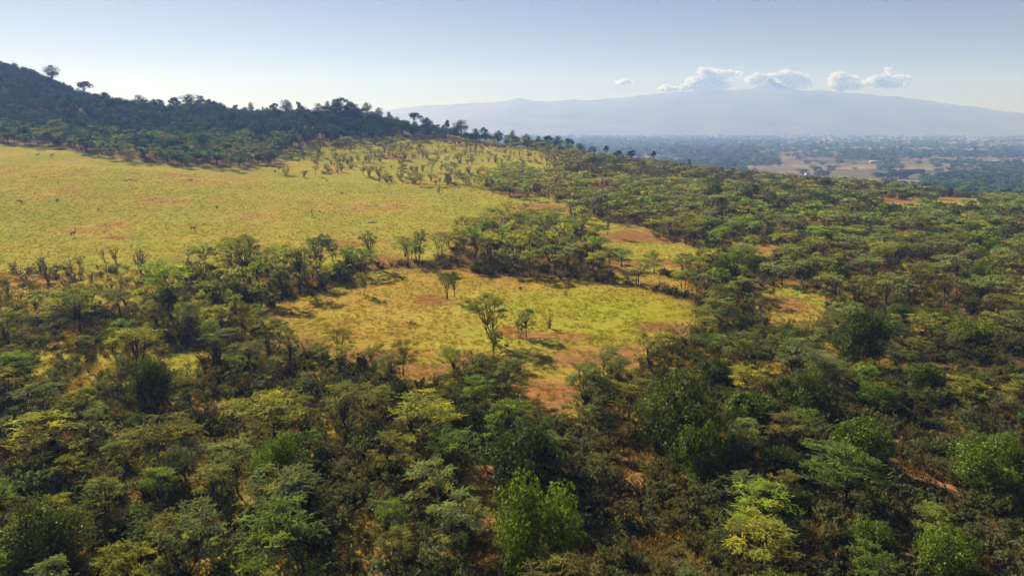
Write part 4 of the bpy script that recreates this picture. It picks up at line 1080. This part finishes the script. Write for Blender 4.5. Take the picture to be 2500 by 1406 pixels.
def gn_scatter(name, pts, tint, size, kinds, label, cat, kind_idx=None):
    n = len(pts); pts = np.asarray(pts, float)
    me = bpy.data.meshes.new(name)
    me.vertices.add(n); me.vertices.foreach_set('co', pts.ravel())
    ca = me.attributes.new('Tint', 'FLOAT_COLOR', 'POINT'); ca.data.foreach_set('color', np.concatenate([tint, np.ones((n, 1))], 1).astype(np.float32).ravel())
    size = np.asarray(size, float)
    if size.ndim == 1: size = np.repeat(size[:, None], 3, 1)
    sa = me.attributes.new('Size', 'FLOAT_VECTOR', 'POINT'); sa.data.foreach_set('vector', size.astype(np.float32).ravel())
    if kind_idx is None: kind_idx = rng.integers(0, len(kinds), n)
    ka = me.attributes.new('Kind', 'INT', 'POINT'); ka.data.foreach_set('value', np.asarray(kind_idx, np.int32))
    coll = bpy.data.collections.new(name + '_kinds')
    for i, t in enumerate(kinds): coll.objects.link(bpy.data.objects.new('%s_kind_%s' % (name, chr(97 + i)), t))
    obj = link(name, me)
    md = obj.modifiers.new(name, 'NODES'); md.node_group = tuft_nodes(coll)
    tag(obj, label, cat, None, 'stuff')
    return obj
def merged(name, tm, cm, leafm, keep=1, grow=1.0):
    """one mesh of wood and leaves, the leaves thinned to every keep-th and enlarged"""
    mb = MB(); v, q, c = arrays(tm); mb.add(v, q, C=c); nt = len(q)
    v, q, c = arrays(cm)
    if keep > 1:
        nq = len(q) // keep; pick = ((np.arange(nq) * keep)[:, None] * 4 + np.arange(4)).ravel()
        v = v[pick]; c = c[pick]; cen = v.reshape(-1, 4, 3).mean(1, keepdims=True)
        v = ((v.reshape(-1, 4, 3) - cen) * grow + cen).reshape(-1, 3); q = np.arange(4 * nq).reshape(nq, 4)
    mb.add(v, q, C=c)
    me = mb.mesh(name, M['bark']); me.materials.append(leafm)
    mi = np.zeros(len(me.polygons), np.int32); mi[nt:] = 1; me.polygons.foreach_set('material_index', mi)
    return me

MASS_NAME = {A_: ('acacia_woodland', 'far acacias merging into the woodland of the slopes'), B_: ('evergreen_thicket', 'far evergreen bushes merging into the right slope'),
             S_: ('thorn_scrub', 'far thorn scrub merging between the trees'), T_: ('hillside_wood', 'dark trees merging into one wood on the hillside')}
FARV = {A_: 'acacia_far', B_: 'bush_far', S_: 'grey_mid', T_: 'hill'}
stats = {}
for kind in (A_, B_, S_, D_, T_):
    ps = [p for p in PLANTS if p['kind'] == kind]
    vis = sorted([p for p in ps if p['inview']], key=lambda p: -(1e9 if (p['mark'] or 'sky' in p or 'LM' in p) else p['wp'] * p['hp']))
    out = [p for p in ps if not p['inview'] and p['y'] < 60 and abs(p['px'] - 1250) < 1500]
    stats[kind] = (len(vis), len(out))
    ind = vis[:LIMIT[kind]]; rest = vis[LIMIT[kind]:]
    rest = rest + out
    for p in ind:
        tm, cm = V[p['var']][p['i']]
        vh, vw = DIMS[p['var']][p['i']]
        root = link(kind, None, None, (p['x'], p['y'], p['z'] - .05), p['rot'], (p['w'] / vw, p['w'] / vw * rng.uniform(.92, 1.08), p['h'] / vh))
        root.empty_display_size = .3; root.rotation_euler = (rng.normal(0, .07), rng.normal(0, .07), p['rot'])
        lab = p['label'] or ('%s %s just outside the near edge of the picture' % (p['tint'], NOUN[kind]))
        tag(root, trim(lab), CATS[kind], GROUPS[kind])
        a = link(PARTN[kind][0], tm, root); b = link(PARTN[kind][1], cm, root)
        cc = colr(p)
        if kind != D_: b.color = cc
        a.color = (1, 1, 1, 1)
    if rest:
        vars_ = []; lut = {}
        P = []; C = []; Sz = []; K = []
        for p in rest:
            var = p['var'] if (p['y'] < 150 or kind == T_) else FARV[kind]
            j = p['i'] % len(V[var])
            if (var, j) not in lut:
                lut[(var, j)] = len(vars_)
                lm_ = M['bush_leaf_mass'] if kind in (B_, T_) else M['acacia_leaf_mass']
                vars_.append(merged('%s_kind' % kind, V[var][j][0], V[var][j][1], lm_))
            vh, vw = DIMS[var][j]; s = p['w'] / vw
            P.append((p['x'], p['y'], p['z'] - .05)); C.append(colr(p)[:3]); Sz.append((s, s, p['h'] / vh)); K.append(lut[(var, j)])
        nm, lb = MASS_NAME[kind]
        gn_scatter(nm, P, np.array(C), Sz, vars_, lb, 'woodland' if kind != S_ else 'scrub', K)
        stats[kind] += (len(rest),)
print('PLANTS', stats)

# ------------------------------------------------------------------ grass tufts
def build_grass():
    tufts = []
    for i in range(5):
        R = np.random.default_rng(900 + i); mb = MB()
        n = 16
        a = R.uniform(0, 6.28, n); r = R.uniform(0, .22, n)
        P = np.stack([np.cos(a) * r, np.sin(a) * r, np.zeros(n)], -1)
        d = unit(np.stack([np.cos(a) * .7, np.sin(a) * .7, R.uniform(.5, 1.3, n)], -1)); l = R.uniform(.14, .32, n)[:, None]
        side_ = unit(np.cross(d, UP)) * .030
        V_ = np.stack([P - side_, P + side_, P + d * l + R.normal(0, .03, (n, 3))], 1).reshape(-1, 3)
        T_i = np.arange(3 * n).reshape(n, 3)
        c = np.repeat(R.uniform(.75, 1.25, (n, 1)) * np.ones(3), 3, 0)
        mb.add(V_, T=T_i, C=c)
        tufts.append(mb.mesh('grass_tuft', M['grass']))
    N = 130000
    Y = 24 + (210 - 24) * rng.random(N) ** 1.0
    X = rng.uniform(-.82, .82, N) * (Y + 8)
    Z = H(X, Y); px, py = project(X, Y, Z)
    zn = zone(px, py)
    n1 = fbm(X / 14, Y / 14, 11, 4); n2 = fbm(X / 4, Y / 4, 13, 4); n5 = fbm(X / 1.7, Y / 1.7, 19, 2)
    keep = (n5 > -.22) & (rng.random(N) < np.where(zn == 0, .95, .75)) & (px > -150) & (px < 2650)
    X, Y, Z, zn, n1, n2 = [a[keep] for a in (X, Y, Z, zn, n1, n2)]
    g = np.clip(.5 + .9 * n1 + .9 * n2 + rng.normal(0, .2, len(X)), 0, 1)[:, None]
    col = np.array([.24, .26, .035]) * g + np.array([.36, .24, .045]) * (1 - g)
    w = (zn != 0)[:, None]
    col = np.where(w, np.array([.30, .20, .055]) * (.6 + .5 * g), col) * rng.uniform(.7, 1.15, (len(X), 1))
    sc = rng.uniform(.55, 1.25, len(X)) * np.where(zn == 0, .85, 1.25)
    gn_scatter('grass', np.stack([X, Y, Z - .02], -1), col, sc, tufts, 'dry yellow and green grass tufts over the savanna floor', 'grass')
build_grass()

def build_under():
    kinds = []
    N_ = M['grass']
    for i in range(5):
        tm, cm = make_shrub(950 + i, [.9, .7, 1.2, .6, 1.0][i], [1.4, 1.2, 1.3, 1.1, 1.7][i], nst=8, leaves=[900, 700, 1000, 500, 1200][i], lw=.026, ll=.06, leafc=(.9, .9, .9), barec=(1, .9, .8))
        kinds.append(merged('undergrowth_kind', tm, cm, M['grass']))
    N = 46000
    Y = 22 + (190 - 22) * rng.random(N) ** .8; X = rng.uniform(-.86, .86, N) * (Y + 10)
    Z = H(X, Y); px, py = project(X, Y, Z); zn = zone(px, py)
    n = fbm(X / 6, Y / 6, 71, 3)
    p = np.where(np.isin(zn, (2, 7, 8)), .55, np.where(np.isin(zn, (5, 6)), .25, 0)) * np.where(Y < 85, 1, .45)
    k = (rng.random(N) < p) & (n > -.30)
    P = np.stack([X, Y, Z - .03], -1)[k]
    pal = np.array([(.17, .20, .065), (.17, .15, .065), (.21, .24, .11), (.14, .17, .055), (.23, .215, .07)])
    c = pal[rng.integers(0, 5, k.sum())] * rng.uniform(.7, 1.25, (k.sum(), 1))
    gn_scatter('undergrowth', P, c, rng.uniform(.6, 1.35, k.sum()), kinds, 'low brown and olive undergrowth beneath the trees', 'undergrowth')
build_under()

# ------------------------------------------------------------------ rocks of the ridge
def boulder(seed, x, y, z, rx, ry, rz, label, name='boulder', mat='rock', cat='boulder', group='granite boulders of the ridge'):
    R = np.random.default_rng(seed)
    import bmesh
    bm = bmesh.new(); bmesh.ops.create_icosphere(bm, subdivisions=4, radius=1)
    co = np.array([v.co[:] for v in bm.verts])
    n = fbm(co[:, 0] * 1.2 + seed, co[:, 1] * 1.2 + co[:, 2] * 1.7, seed, 3)
    n2 = fbm(co[:, 2] * 5 + seed, co[:, 0] * 1.3, seed + 5, 3)
    s = 1 + .30 * n + .08 * n2
    for v, k in zip(bm.verts, s): v.co = v.co * float(k)
    for f in bm.faces: f.smooth = True
    me = bpy.data.meshes.new(name); bm.to_mesh(me); bm.free(); me.materials.append(M[mat])
    o = link(name, me, None, (x, y, z), R.uniform(-.3, .3), (rx, ry, rz))
    return tag(o, label, cat, group)
for k, (px, py, wp, hp, lb) in enumerate([
    (790, 290, 100, 46, 'big rounded granite dome, left half of the rocky outcrop'), (850, 288, 80, 44, 'high rounded granite dome, right half of the rocky outcrop'),
    (885, 296, 50, 26, 'lower granite hump right of the rocky outcrop'), (800, 300, 70, 16, 'flat pale rock slab below the outcrop domes'),
    (495, 262, 50, 16, 'rock hump under the trees in the middle of the ridge'), (540, 282, 40, 10, 'pale flat rock slab on the middle ridge'), (640, 276, 26, 10, 'small boulder capping the middle ridge'),
    (1020, 318, 46, 14, 'rock slab on the shoulder right of the outcrop'), (1100, 328, 40, 12, 'low rock slab near the right end of the ridge'), (1320, 368, 36, 8, 'pale rock ledge at the right end of the ridge'), (700, 290, 60, 14, 'long low boulder left of the outcrop')]):
    x, y, z = at(px, py); t = y
    boulder(1000 + k, x, y + 3, z - hp * t / FPX * .12, wp * t / FPX / 2, wp * t / FPX / 2.2, hp * t / FPX * .66, lb)
for k, (px, py, wp, hp, lb) in enumerate([(1236, 846, 12, 8, 'reddish earth mound right of the tallest clearing acacia'), (1225, 828, 7, 5, 'small earth clod just behind the reddish mound'), (1268, 838, 9, 3, 'flat dark earth clod below the two-stemmed acacia'),
    (1013, 792, 8, 3, 'small dark clod in the left of the clearing'), (1003, 788, 6, 3, 'smaller dark clod beside the left clearing clod'), (908, 544, 22, 4, 'flat dark earth heap in the open upper field')]):
    x, y, z = at(px, py); t = y
    boulder(1100 + k, x, y, z + .02, wp * t / FPX / 2, wp * t / FPX / 2.4, max(hp * t / FPX * .6, .12), lb, 'earth_mound', 'clod', 'earth mound', 'earth clods on the grass')

# ------------------------------------------------------------------ fallen branches
def fallen(seed, px, py, lp, label, ang=0.0, up=.25):
    x, y, z = at(px, py); L_ = lp * y / FPX; R = np.random.default_rng(seed); mb = MB()
    d = np.array([math.cos(ang), math.sin(ang), 0])
    P = np.array([d * L_ * s + [0, 0, .1 + L_ * up * math.sin(s * 2.6)] + R.normal(0, .05 * L_, 3) * [1, 1, .4] for s in np.linspace(0, 1, 8)])
    mb.tube(P, np.linspace(.10, .02, 8) * (L_ / 4 + .3), 5)
    tw = MB()
    for k in range(10):
        i = R.integers(1, 8); e = unit(rand_dirs(1, R, -.1, .9)[0] + d * .6); l = L_ * R.uniform(.12, .35)
        tw.tube(np.array([P[i], P[i] + e * l * .5 + R.normal(0, .04, 3), P[i] + e * l]), np.array([.03, .02, .008]) * (L_ / 4 + .3), 4)
    root = link('fallen_branch', None, None, (x, y, z)); tag(root, label, 'fallen branch', 'fallen branches in the grass')
    link('limb', mb.mesh('fallen_limb', M['deadwood'], True), root); link('twig', tw.mesh('fallen_twigs', M['deadwood'], True), root)
fallen(1, 175, 660, 44, 'long fallen limb left of the dead tree on the left', math.pi, .12)
fallen(2, 1158, 464, 24, 'tripod of dead branches on the orange grass at the field edge', 2.8, .5)
fallen(3, 700, 690, 60, 'dead limb lying low inside the dark belt', .4, .12)
fallen(4, 1090, 590, 44, 'bent bare limb sticking out left of the central grove', math.pi, .35)
fallen(5, 1230, 860, 30, 'bare fallen branch beside the reddish earth mound', -1.0, .05)
fallen(6, 1110, 440, 60, 'fallen grey branches on the slope behind the round bush', .1, .12)
fallen(7, 300, 442, 34, 'thin dead branch lying in the upper left field', .05, .03)

# ------------------------------------------------------------------ antelopes
def antelope(px, py, facing, label, first=[None]):
    x, y, z = at(px, py)
    if first[0] is None:
        S_v = [  # joint, radius, parent
            ((0, 0, .80), .15, -1), ((.32, 0, .82), .16, 0), ((-.36, 0, .84), .14, 0), ((.50, 0, .92), .10, 1), ((.66, 0, 1.12), .065, 3), ((.76, 0, 1.28), .06, 4),
            ((.86, 0, 1.27), .045, 5), ((.98, 0, 1.21), .028, 6), ((-.50, 0, .80), .05, 2), ((-.56, 0, .62), .02, 8)]
        for sx, par in ((.34, 1), (-.38, 2)):
            for sy in (-1, 1):
                b = len(S_v)
                if sx > 0:
                    S_v += [((sx, sy * .09, .62), .065, par), ((sx + .01, sy * .09, .38), .032, b), ((sx - .01, sy * .09, .16), .020, b + 1), ((sx + .03, sy * .09, .0), .024, b + 2)]
                else:
                    S_v += [((sx + .05, sy * .09, .62), .08, par), ((sx - .10, sy * .09, .38), .030, b), ((sx - .05, sy * .09, .16), .020, b + 1), ((sx - .02, sy * .09, .0), .024, b + 2)]
        me = bpy.data.meshes.new('antelope_body')
        me.from_pydata([v[0] for v in S_v], [(i, v[2]) for i, v in enumerate(S_v) if v[2] >= 0], [])
        tmp = link('tmp', me)
        sk = tmp.modifiers.new('skin', 'SKIN'); ss = tmp.modifiers.new('sub', 'SUBSURF'); ss.levels = 1
        for i, v in enumerate(S_v):
            me.skin_vertices[0].data[i].radius = (v[1], v[1] * (1.25 if i < 3 else 1))
        me.skin_vertices[0].data[0].use_root = True
        dg = bpy.context.evaluated_depsgraph_get()
        body = bpy.data.meshes.new_from_object(tmp.evaluated_get(dg)); body.name = 'antelope_body'
        bpy.data.objects.remove(tmp)
        body.materials.clear(); body.materials.append(M['fur'])
        hb = MB()
        for s in (-1, 1):
            hb.tube(np.array([[.76, s * .04, 1.31], [.70, s * .10, 1.45], [.66, s * .16, 1.58], [.70, s * .15, 1.74]]), np.array([.018, .016, .012, .004]), 5)
        horn = hb.mesh('antelope_horn', M['horn'], True)
        eb = MB()
        for s in (-1, 1):
            eb.tube(np.array([[.74, s * .05, 1.31], [.72, s * .11, 1.36], [.71, s * .17, 1.40]]), np.array([.012, .028, .004]), 5)
        ear = eb.mesh('antelope_ear', M['fur'], True)
        pb = MB()
        pb.tube(np.array([[-.40, 0, .70], [-.515, 0, .74], [-.545, 0, .84], [-.48, 0, .92]]), np.array([.03, .075, .07, .02]), 6)
        rump = pb.mesh('antelope_rump', M['pale_fur'], True)
        first[0] = (body, horn, ear, rump)
    root = link('antelope', None, None, (x, y, z + .02), facing); tag(root, label, 'antelope', 'antelopes on the grass')
    for n, m in zip(('body', 'horn', 'ear', 'rump_patch'), first[0]): link(n, m, root)
antelope(472, 567, 0.15, 'brown antelope walking right in the middle of the left field')
antelope(179, 580, 1.35, 'reddish antelope seen end-on, alone at the left of the field')
antelope(91, 384, 0.4, 'distant antelope below the tree line, left one of the far two')
antelope(127, 385, 0.1, 'distant antelope below the tree line, right one of the far two')

# ------------------------------------------------------------------ valley
def box(mb, x0, y0, z0, x1, y1, z1):
    V_ = [(x, y, z) for x in (x0, x1) for y in (y0, y1) for z in (z0, z1)]
    mb.add(V_, [(0, 1, 3, 2), (4, 6, 7, 5), (0, 4, 5, 1), (2, 3, 7, 6), (0, 2, 6, 4), (1, 5, 7, 3)])
def building(px, py, wp, hm, dm, label, wall, roof, wins, gable=1.2):
    x, y, z = at(px, py); w = wp * y / FPX
    root = link('farm_building', None, None, (x, y, z - .1), -.06); tag(root, label, 'building', 'farm buildings in the valley')
    a = MB(); box(a, -w / 2, 0, 0, w / 2, dm, hm); wl = link('wall', a.mesh('building_wall', M[wall]), root)
    r = MB(); e = .5
    r.add([(-w / 2 - e, -e, hm), (w / 2 + e, -e, hm), (w / 2 + e, dm + e, hm), (-w / 2 - e, dm + e, hm), (-w / 2 - e, dm / 2, hm + gable), (w / 2 + e, dm / 2, hm + gable)],
          Q=[(0, 1, 5, 4), (2, 3, 4, 5), (0, 3, 2, 1)], T=[(0, 4, 3), (1, 2, 5)])
    link('roof', r.mesh('building_roof', M[roof]), root)
    if wins:
        wm = MB(); box(wm, -.8, -.05, 0, .8, .02, 1.3); wme = wm.mesh('building_window', M['window_dark'])
        for k in range(wins):
            link('window', wme, root, (-w / 2 + w * (k + .5) / wins, 0, hm * .38))
        dmh = MB(); box(dmh, -.5, -.06, 0, .5, .02, 2.1); link('door', dmh.mesh('building_door', M['window_dark']), root, (-w / 2 + w * (wins // 2 + .98) / wins, 0, 0.02))
building(2228, 424, 58, 3.4, 9, 'long red-roofed building standing alone in the valley fields', 'wall_paint', 'roof_red', 9, 1.8)
for px, py, wp, lb in [(2140, 399, 26, 'long low shed with a pale metal roof left in the valley'), (2332, 366, 16, 'bright metal roof among far trees right of centre'), (2428, 399, 30, 'long pale-roofed shed near the right edge of the valley'),
                       (1973, 428, 8, 'tiny white hut on the bare valley field'), (1580, 376, 10, 'small pale hut behind the ridge end'), (1646, 378, 10, 'small white-roofed hut among valley trees'), (2035, 363, 7, 'tiny white roof far out in the dark tree belt'), (1710, 352, 8, 'faint pale hut at the far side of the plain'),
                       (2255, 371, 14, 'low pale roof between the far tree belts'), (1425, 333, 26, 'faint long greenhouse shining in the far haze')]:
    building(px, py, wp, 2.6, 6, lb, 'roof_metal' if wp < 12 else 'wall_paint', 'roof_metal', 0)

def valley():
    mb = MB(); tb = MB(); R = np.random.default_rng(5)
    N = 60000
    Y = 430 * (4300 / 430) ** R.random(N); X = R.uniform(-.1, 1.0, N) * Y
    Z = H(X, Y)
    px, py = project(X, Y, Z)
    belt = fbm(X / 420, Y / 90, 51, 3); cl = fbm(X / 70, Y / 45, 52, 3)
    m = (px > 1000) & (px < 2750) & (((belt > .10 + .05 * (Y < 1300)) & (cl > -.26)) | (cl > .34) | (R.random(N) < .035) | ((px > 2250) & (py > 425) & (cl > -.25)) | ((px < 1900) & (py < 412) & (cl > -.12)))
    # the fields at mid right stay open
    m &= ~(in_poly(px, py, [(1800, 405), (2250, 405), (2450, 410), (2260, 450), (1900, 440)]) & (cl < .16) )
    idx = np.nonzero(m)[0]
    keep = []; grid = set()
    for i in idx:
        c = max(6.0, Y[i] * .0075)
        k = (int(X[i] / Y[i] * 150), int(math.log(Y[i]) * 110))
        if k in grid: continue
        grid.add(k); keep.append(i)
    keep = [int(a) for a in keep]; R.shuffle(keep); keep = keep[:9500]
    order = sorted(keep, key=lambda i: Y[i])
    inds = [i for i in order if Y[i] < 1500 and cl[i] < .25 and px[i] < 2520][:90]
    si = set(inds)
    for n_, i in enumerate(inds):
        v = n_ % 3; vh, vw = DIMS['valley'][v]
        s = R.uniform(.55, 1.0)
        root = link('valley_tree', None, None, (X[i], Y[i], Z[i] - .2), R.uniform(0, 6), (s, s, s * R.uniform(.6, 1)))
        tag(root, None, 'valley tree', 'scattered trees on the valley floor')
        VT.append((float(px[i]), float(py[i]), root))
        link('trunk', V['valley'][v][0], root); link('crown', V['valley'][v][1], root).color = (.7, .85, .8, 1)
    rest = [i for i in order if i not in si]
    kinds = [merged('valley_kind', V['valley'][k][0], V['valley'][k][1], M['acacia_leaf_mass']) for k in range(3)]
    s = R.uniform(.5, 1.15, len(rest)) * np.where(Y[rest] > 1300, 1.25, 1)
    col = np.array([2.3, 2.5, 2.2]) * R.uniform(.7, 1.4, (len(rest), 1))  # crown colour lightened in place of thicker distance haze
    gn_scatter('valley_wood', np.stack([X[rest], Y[rest], Z[rest] - .3], -1), col, np.stack([s * 1.3, s * 1.3, s * R.uniform(.5, .9, len(rest))], -1), kinds, 'dark belts of far trees across the hazy valley floor', 'woodland')
VT = []
valley()
VT.sort(key=lambda a: a[0])
VB = {}
for k, (px, py, o) in enumerate(VT):
    nearb = 'above the long red-roofed building' if abs(px - 2228) < 90 and py < 415 else 'close to the long red-roofed building' if abs(px - 2228) < 90 else 'by the right edge of the valley' if px > 2350 else 'in the open valley left of the red-roofed building' if px > 1900 else ('in the valley behind the ridge tip' if px < 1700 else 'in the valley above the grey belt')
    nearb += ', far off' if py < 385 else ', nearer' if py > 415 else ''
    VB.setdefault(nearb, []).append(o)

for nb, lst in VB.items():
    for k, o in enumerate(lst):
        o['label'] = trim(((ORD[min(k, 60)] if len(lst) > 1 and k else 'first ' if len(lst) > 1 else '') + 'round dark tree from the left ' * (len(lst) > 1) + 'round dark tree ' * (len(lst) == 1) + nb))

# ------------------------------------------------------------------ clouds
def cloud(seed, puffs, label):
    R = np.random.default_rng(seed); mb = MB(); Y0 = 9500.0
    import bmesh
    bm = bmesh.new(); bmesh.ops.create_icosphere(bm, subdivisions=2, radius=1)
    co = np.array([v.co[:] for v in bm.verts]); F = np.array([[v.index for v in f.verts] for f in bm.faces]); bm.free()
    cx = np.mean([p[0] for p in puffs]); cy = np.mean([p[1] for p in puffs])
    def w(px, py):
        u = (703 - py) / FPX; t = Y0 / (CP + u * SP)
        return np.array([(px - 1250) / FPX * t, 0, CAM_Z + (-SP + u * CP) * t])
    c0 = w(cx, cy)
    for (px, py, rx, ry) in puffs:
        n = max(24, int(rx / .5))
        for k in range(n):
            a = R.uniform(0, 6.28); rr = math.sqrt(R.random()) * .9
            c = w(px + rx * rr * math.cos(a), py + ry * rr * math.sin(a)) - c0
            r = R.uniform(.22, .60) * min(rx, ry * 1.4) * Y0 / FPX
            s = 1 + .30 * fbm(co[:, 0] * 2.1 + k * 3.1 + px, co[:, 1] * 2.1 + co[:, 2] * 2.4, seed, 4)
            mb.add(co * s[:, None] * r * [1.25, 1, .85] + c + [0, R.uniform(-60, 60), 0], T=F)
    o = link('cloud', mb.mesh('cloud', M['cloud'], True), None, (c0[0], Y0, c0[2]))
    tag(o, label, 'cloud', 'cumulus clouds over the mountain')
cm_, N, L = new_mat('cloud')
o_ = N.new('ShaderNodeOutputMaterial'); d_ = N.new('ShaderNodeBsdfDiffuse'); t_ = N.new('ShaderNodeBsdfTranslucent'); x_ = N.new('ShaderNodeMixShader')
d_.inputs[0].default_value = (.95, .95, .95, 1); t_.inputs[0].default_value = (.95, .95, .95, 1); x_.inputs[0].default_value = .5
L.new(d_.outputs[0], x_.inputs[1]); L.new(t_.outputs[0], x_.inputs[2])
lw_ = N.new('ShaderNodeLayerWeight'); lw_.inputs[0].default_value = .5; tr_ = N.new('ShaderNodeBsdfTransparent'); x2 = N.new('ShaderNodeMixShader')
rp = N.new('ShaderNodeMapRange'); rp.inputs[1].default_value = .0; rp.inputs[2].default_value = .75; L.new(lw_.outputs['Facing'], rp.inputs[0])
tcc = N.new('ShaderNodeTexCoord'); nn = N.new('ShaderNodeTexNoise'); nn.inputs['Scale'].default_value = .016; nn.inputs['Detail'].default_value = 7; nn.inputs['Roughness'].default_value = .62
L.new(tcc.outputs['Object'], nn.inputs['Vector'])
rn = N.new('ShaderNodeMapRange'); rn.inputs[1].default_value = .56; rn.inputs[2].default_value = .40; L.new(nn.outputs[0], rn.inputs[0])
mxm = N.new('ShaderNodeMath'); mxm.operation = 'MAXIMUM'; L.new(rp.outputs[0], mxm.inputs[0]); L.new(rn.outputs[0], mxm.inputs[1]); mx2 = N.new('ShaderNodeMath'); mx2.operation = 'MAXIMUM'; mx2.inputs[1].default_value = .45; L.new(mxm.outputs[0], mx2.inputs[0]); L.new(mx2.outputs[0], x2.inputs[0]); L.new(x_.outputs[0], x2.inputs[1]); L.new(tr_.outputs[0], x2.inputs[2]); L.new(x2.outputs[0], o_.inputs[0])
M['cloud'] = cm_
cloud(1, [(1720, 178, 14, 12), (1745, 185, 30, 14), (1785, 180, 26, 8), (1700, 205, 24, 14), (1740, 208, 50, 12), (1680, 214, 18, 8)], 'tallest billowing cloud left of the mountain peak')
cloud(2, [(1640, 218, 36, 6), (1625, 214, 12, 6)], 'low flat cloud resting on the left shoulder of the mountain')
cloud(3, [(1525, 202, 24, 6), (1522, 198, 12, 6)], 'small lone cloud left of the other clouds')
cloud(4, [(1850, 195, 26, 12), (1925, 186, 30, 12), (1950, 200, 26, 16), (1920, 208, 30, 10), (1890, 185, 18, 8)], 'puffy cloud rising behind the mountain peak')
cloud(5, [(2048, 190, 18, 12), (2070, 192, 22, 8), (2045, 210, 22, 12), (2085, 210, 30, 10)], 'upright rounded cloud right of the peak')
cloud(6, [(2165, 178, 8, 14), (2150, 195, 30, 10), (2195, 192, 24, 8), (2130, 205, 30, 8), (2180, 208, 40, 8)], 'cloud with a thin tower at the right end of the row')
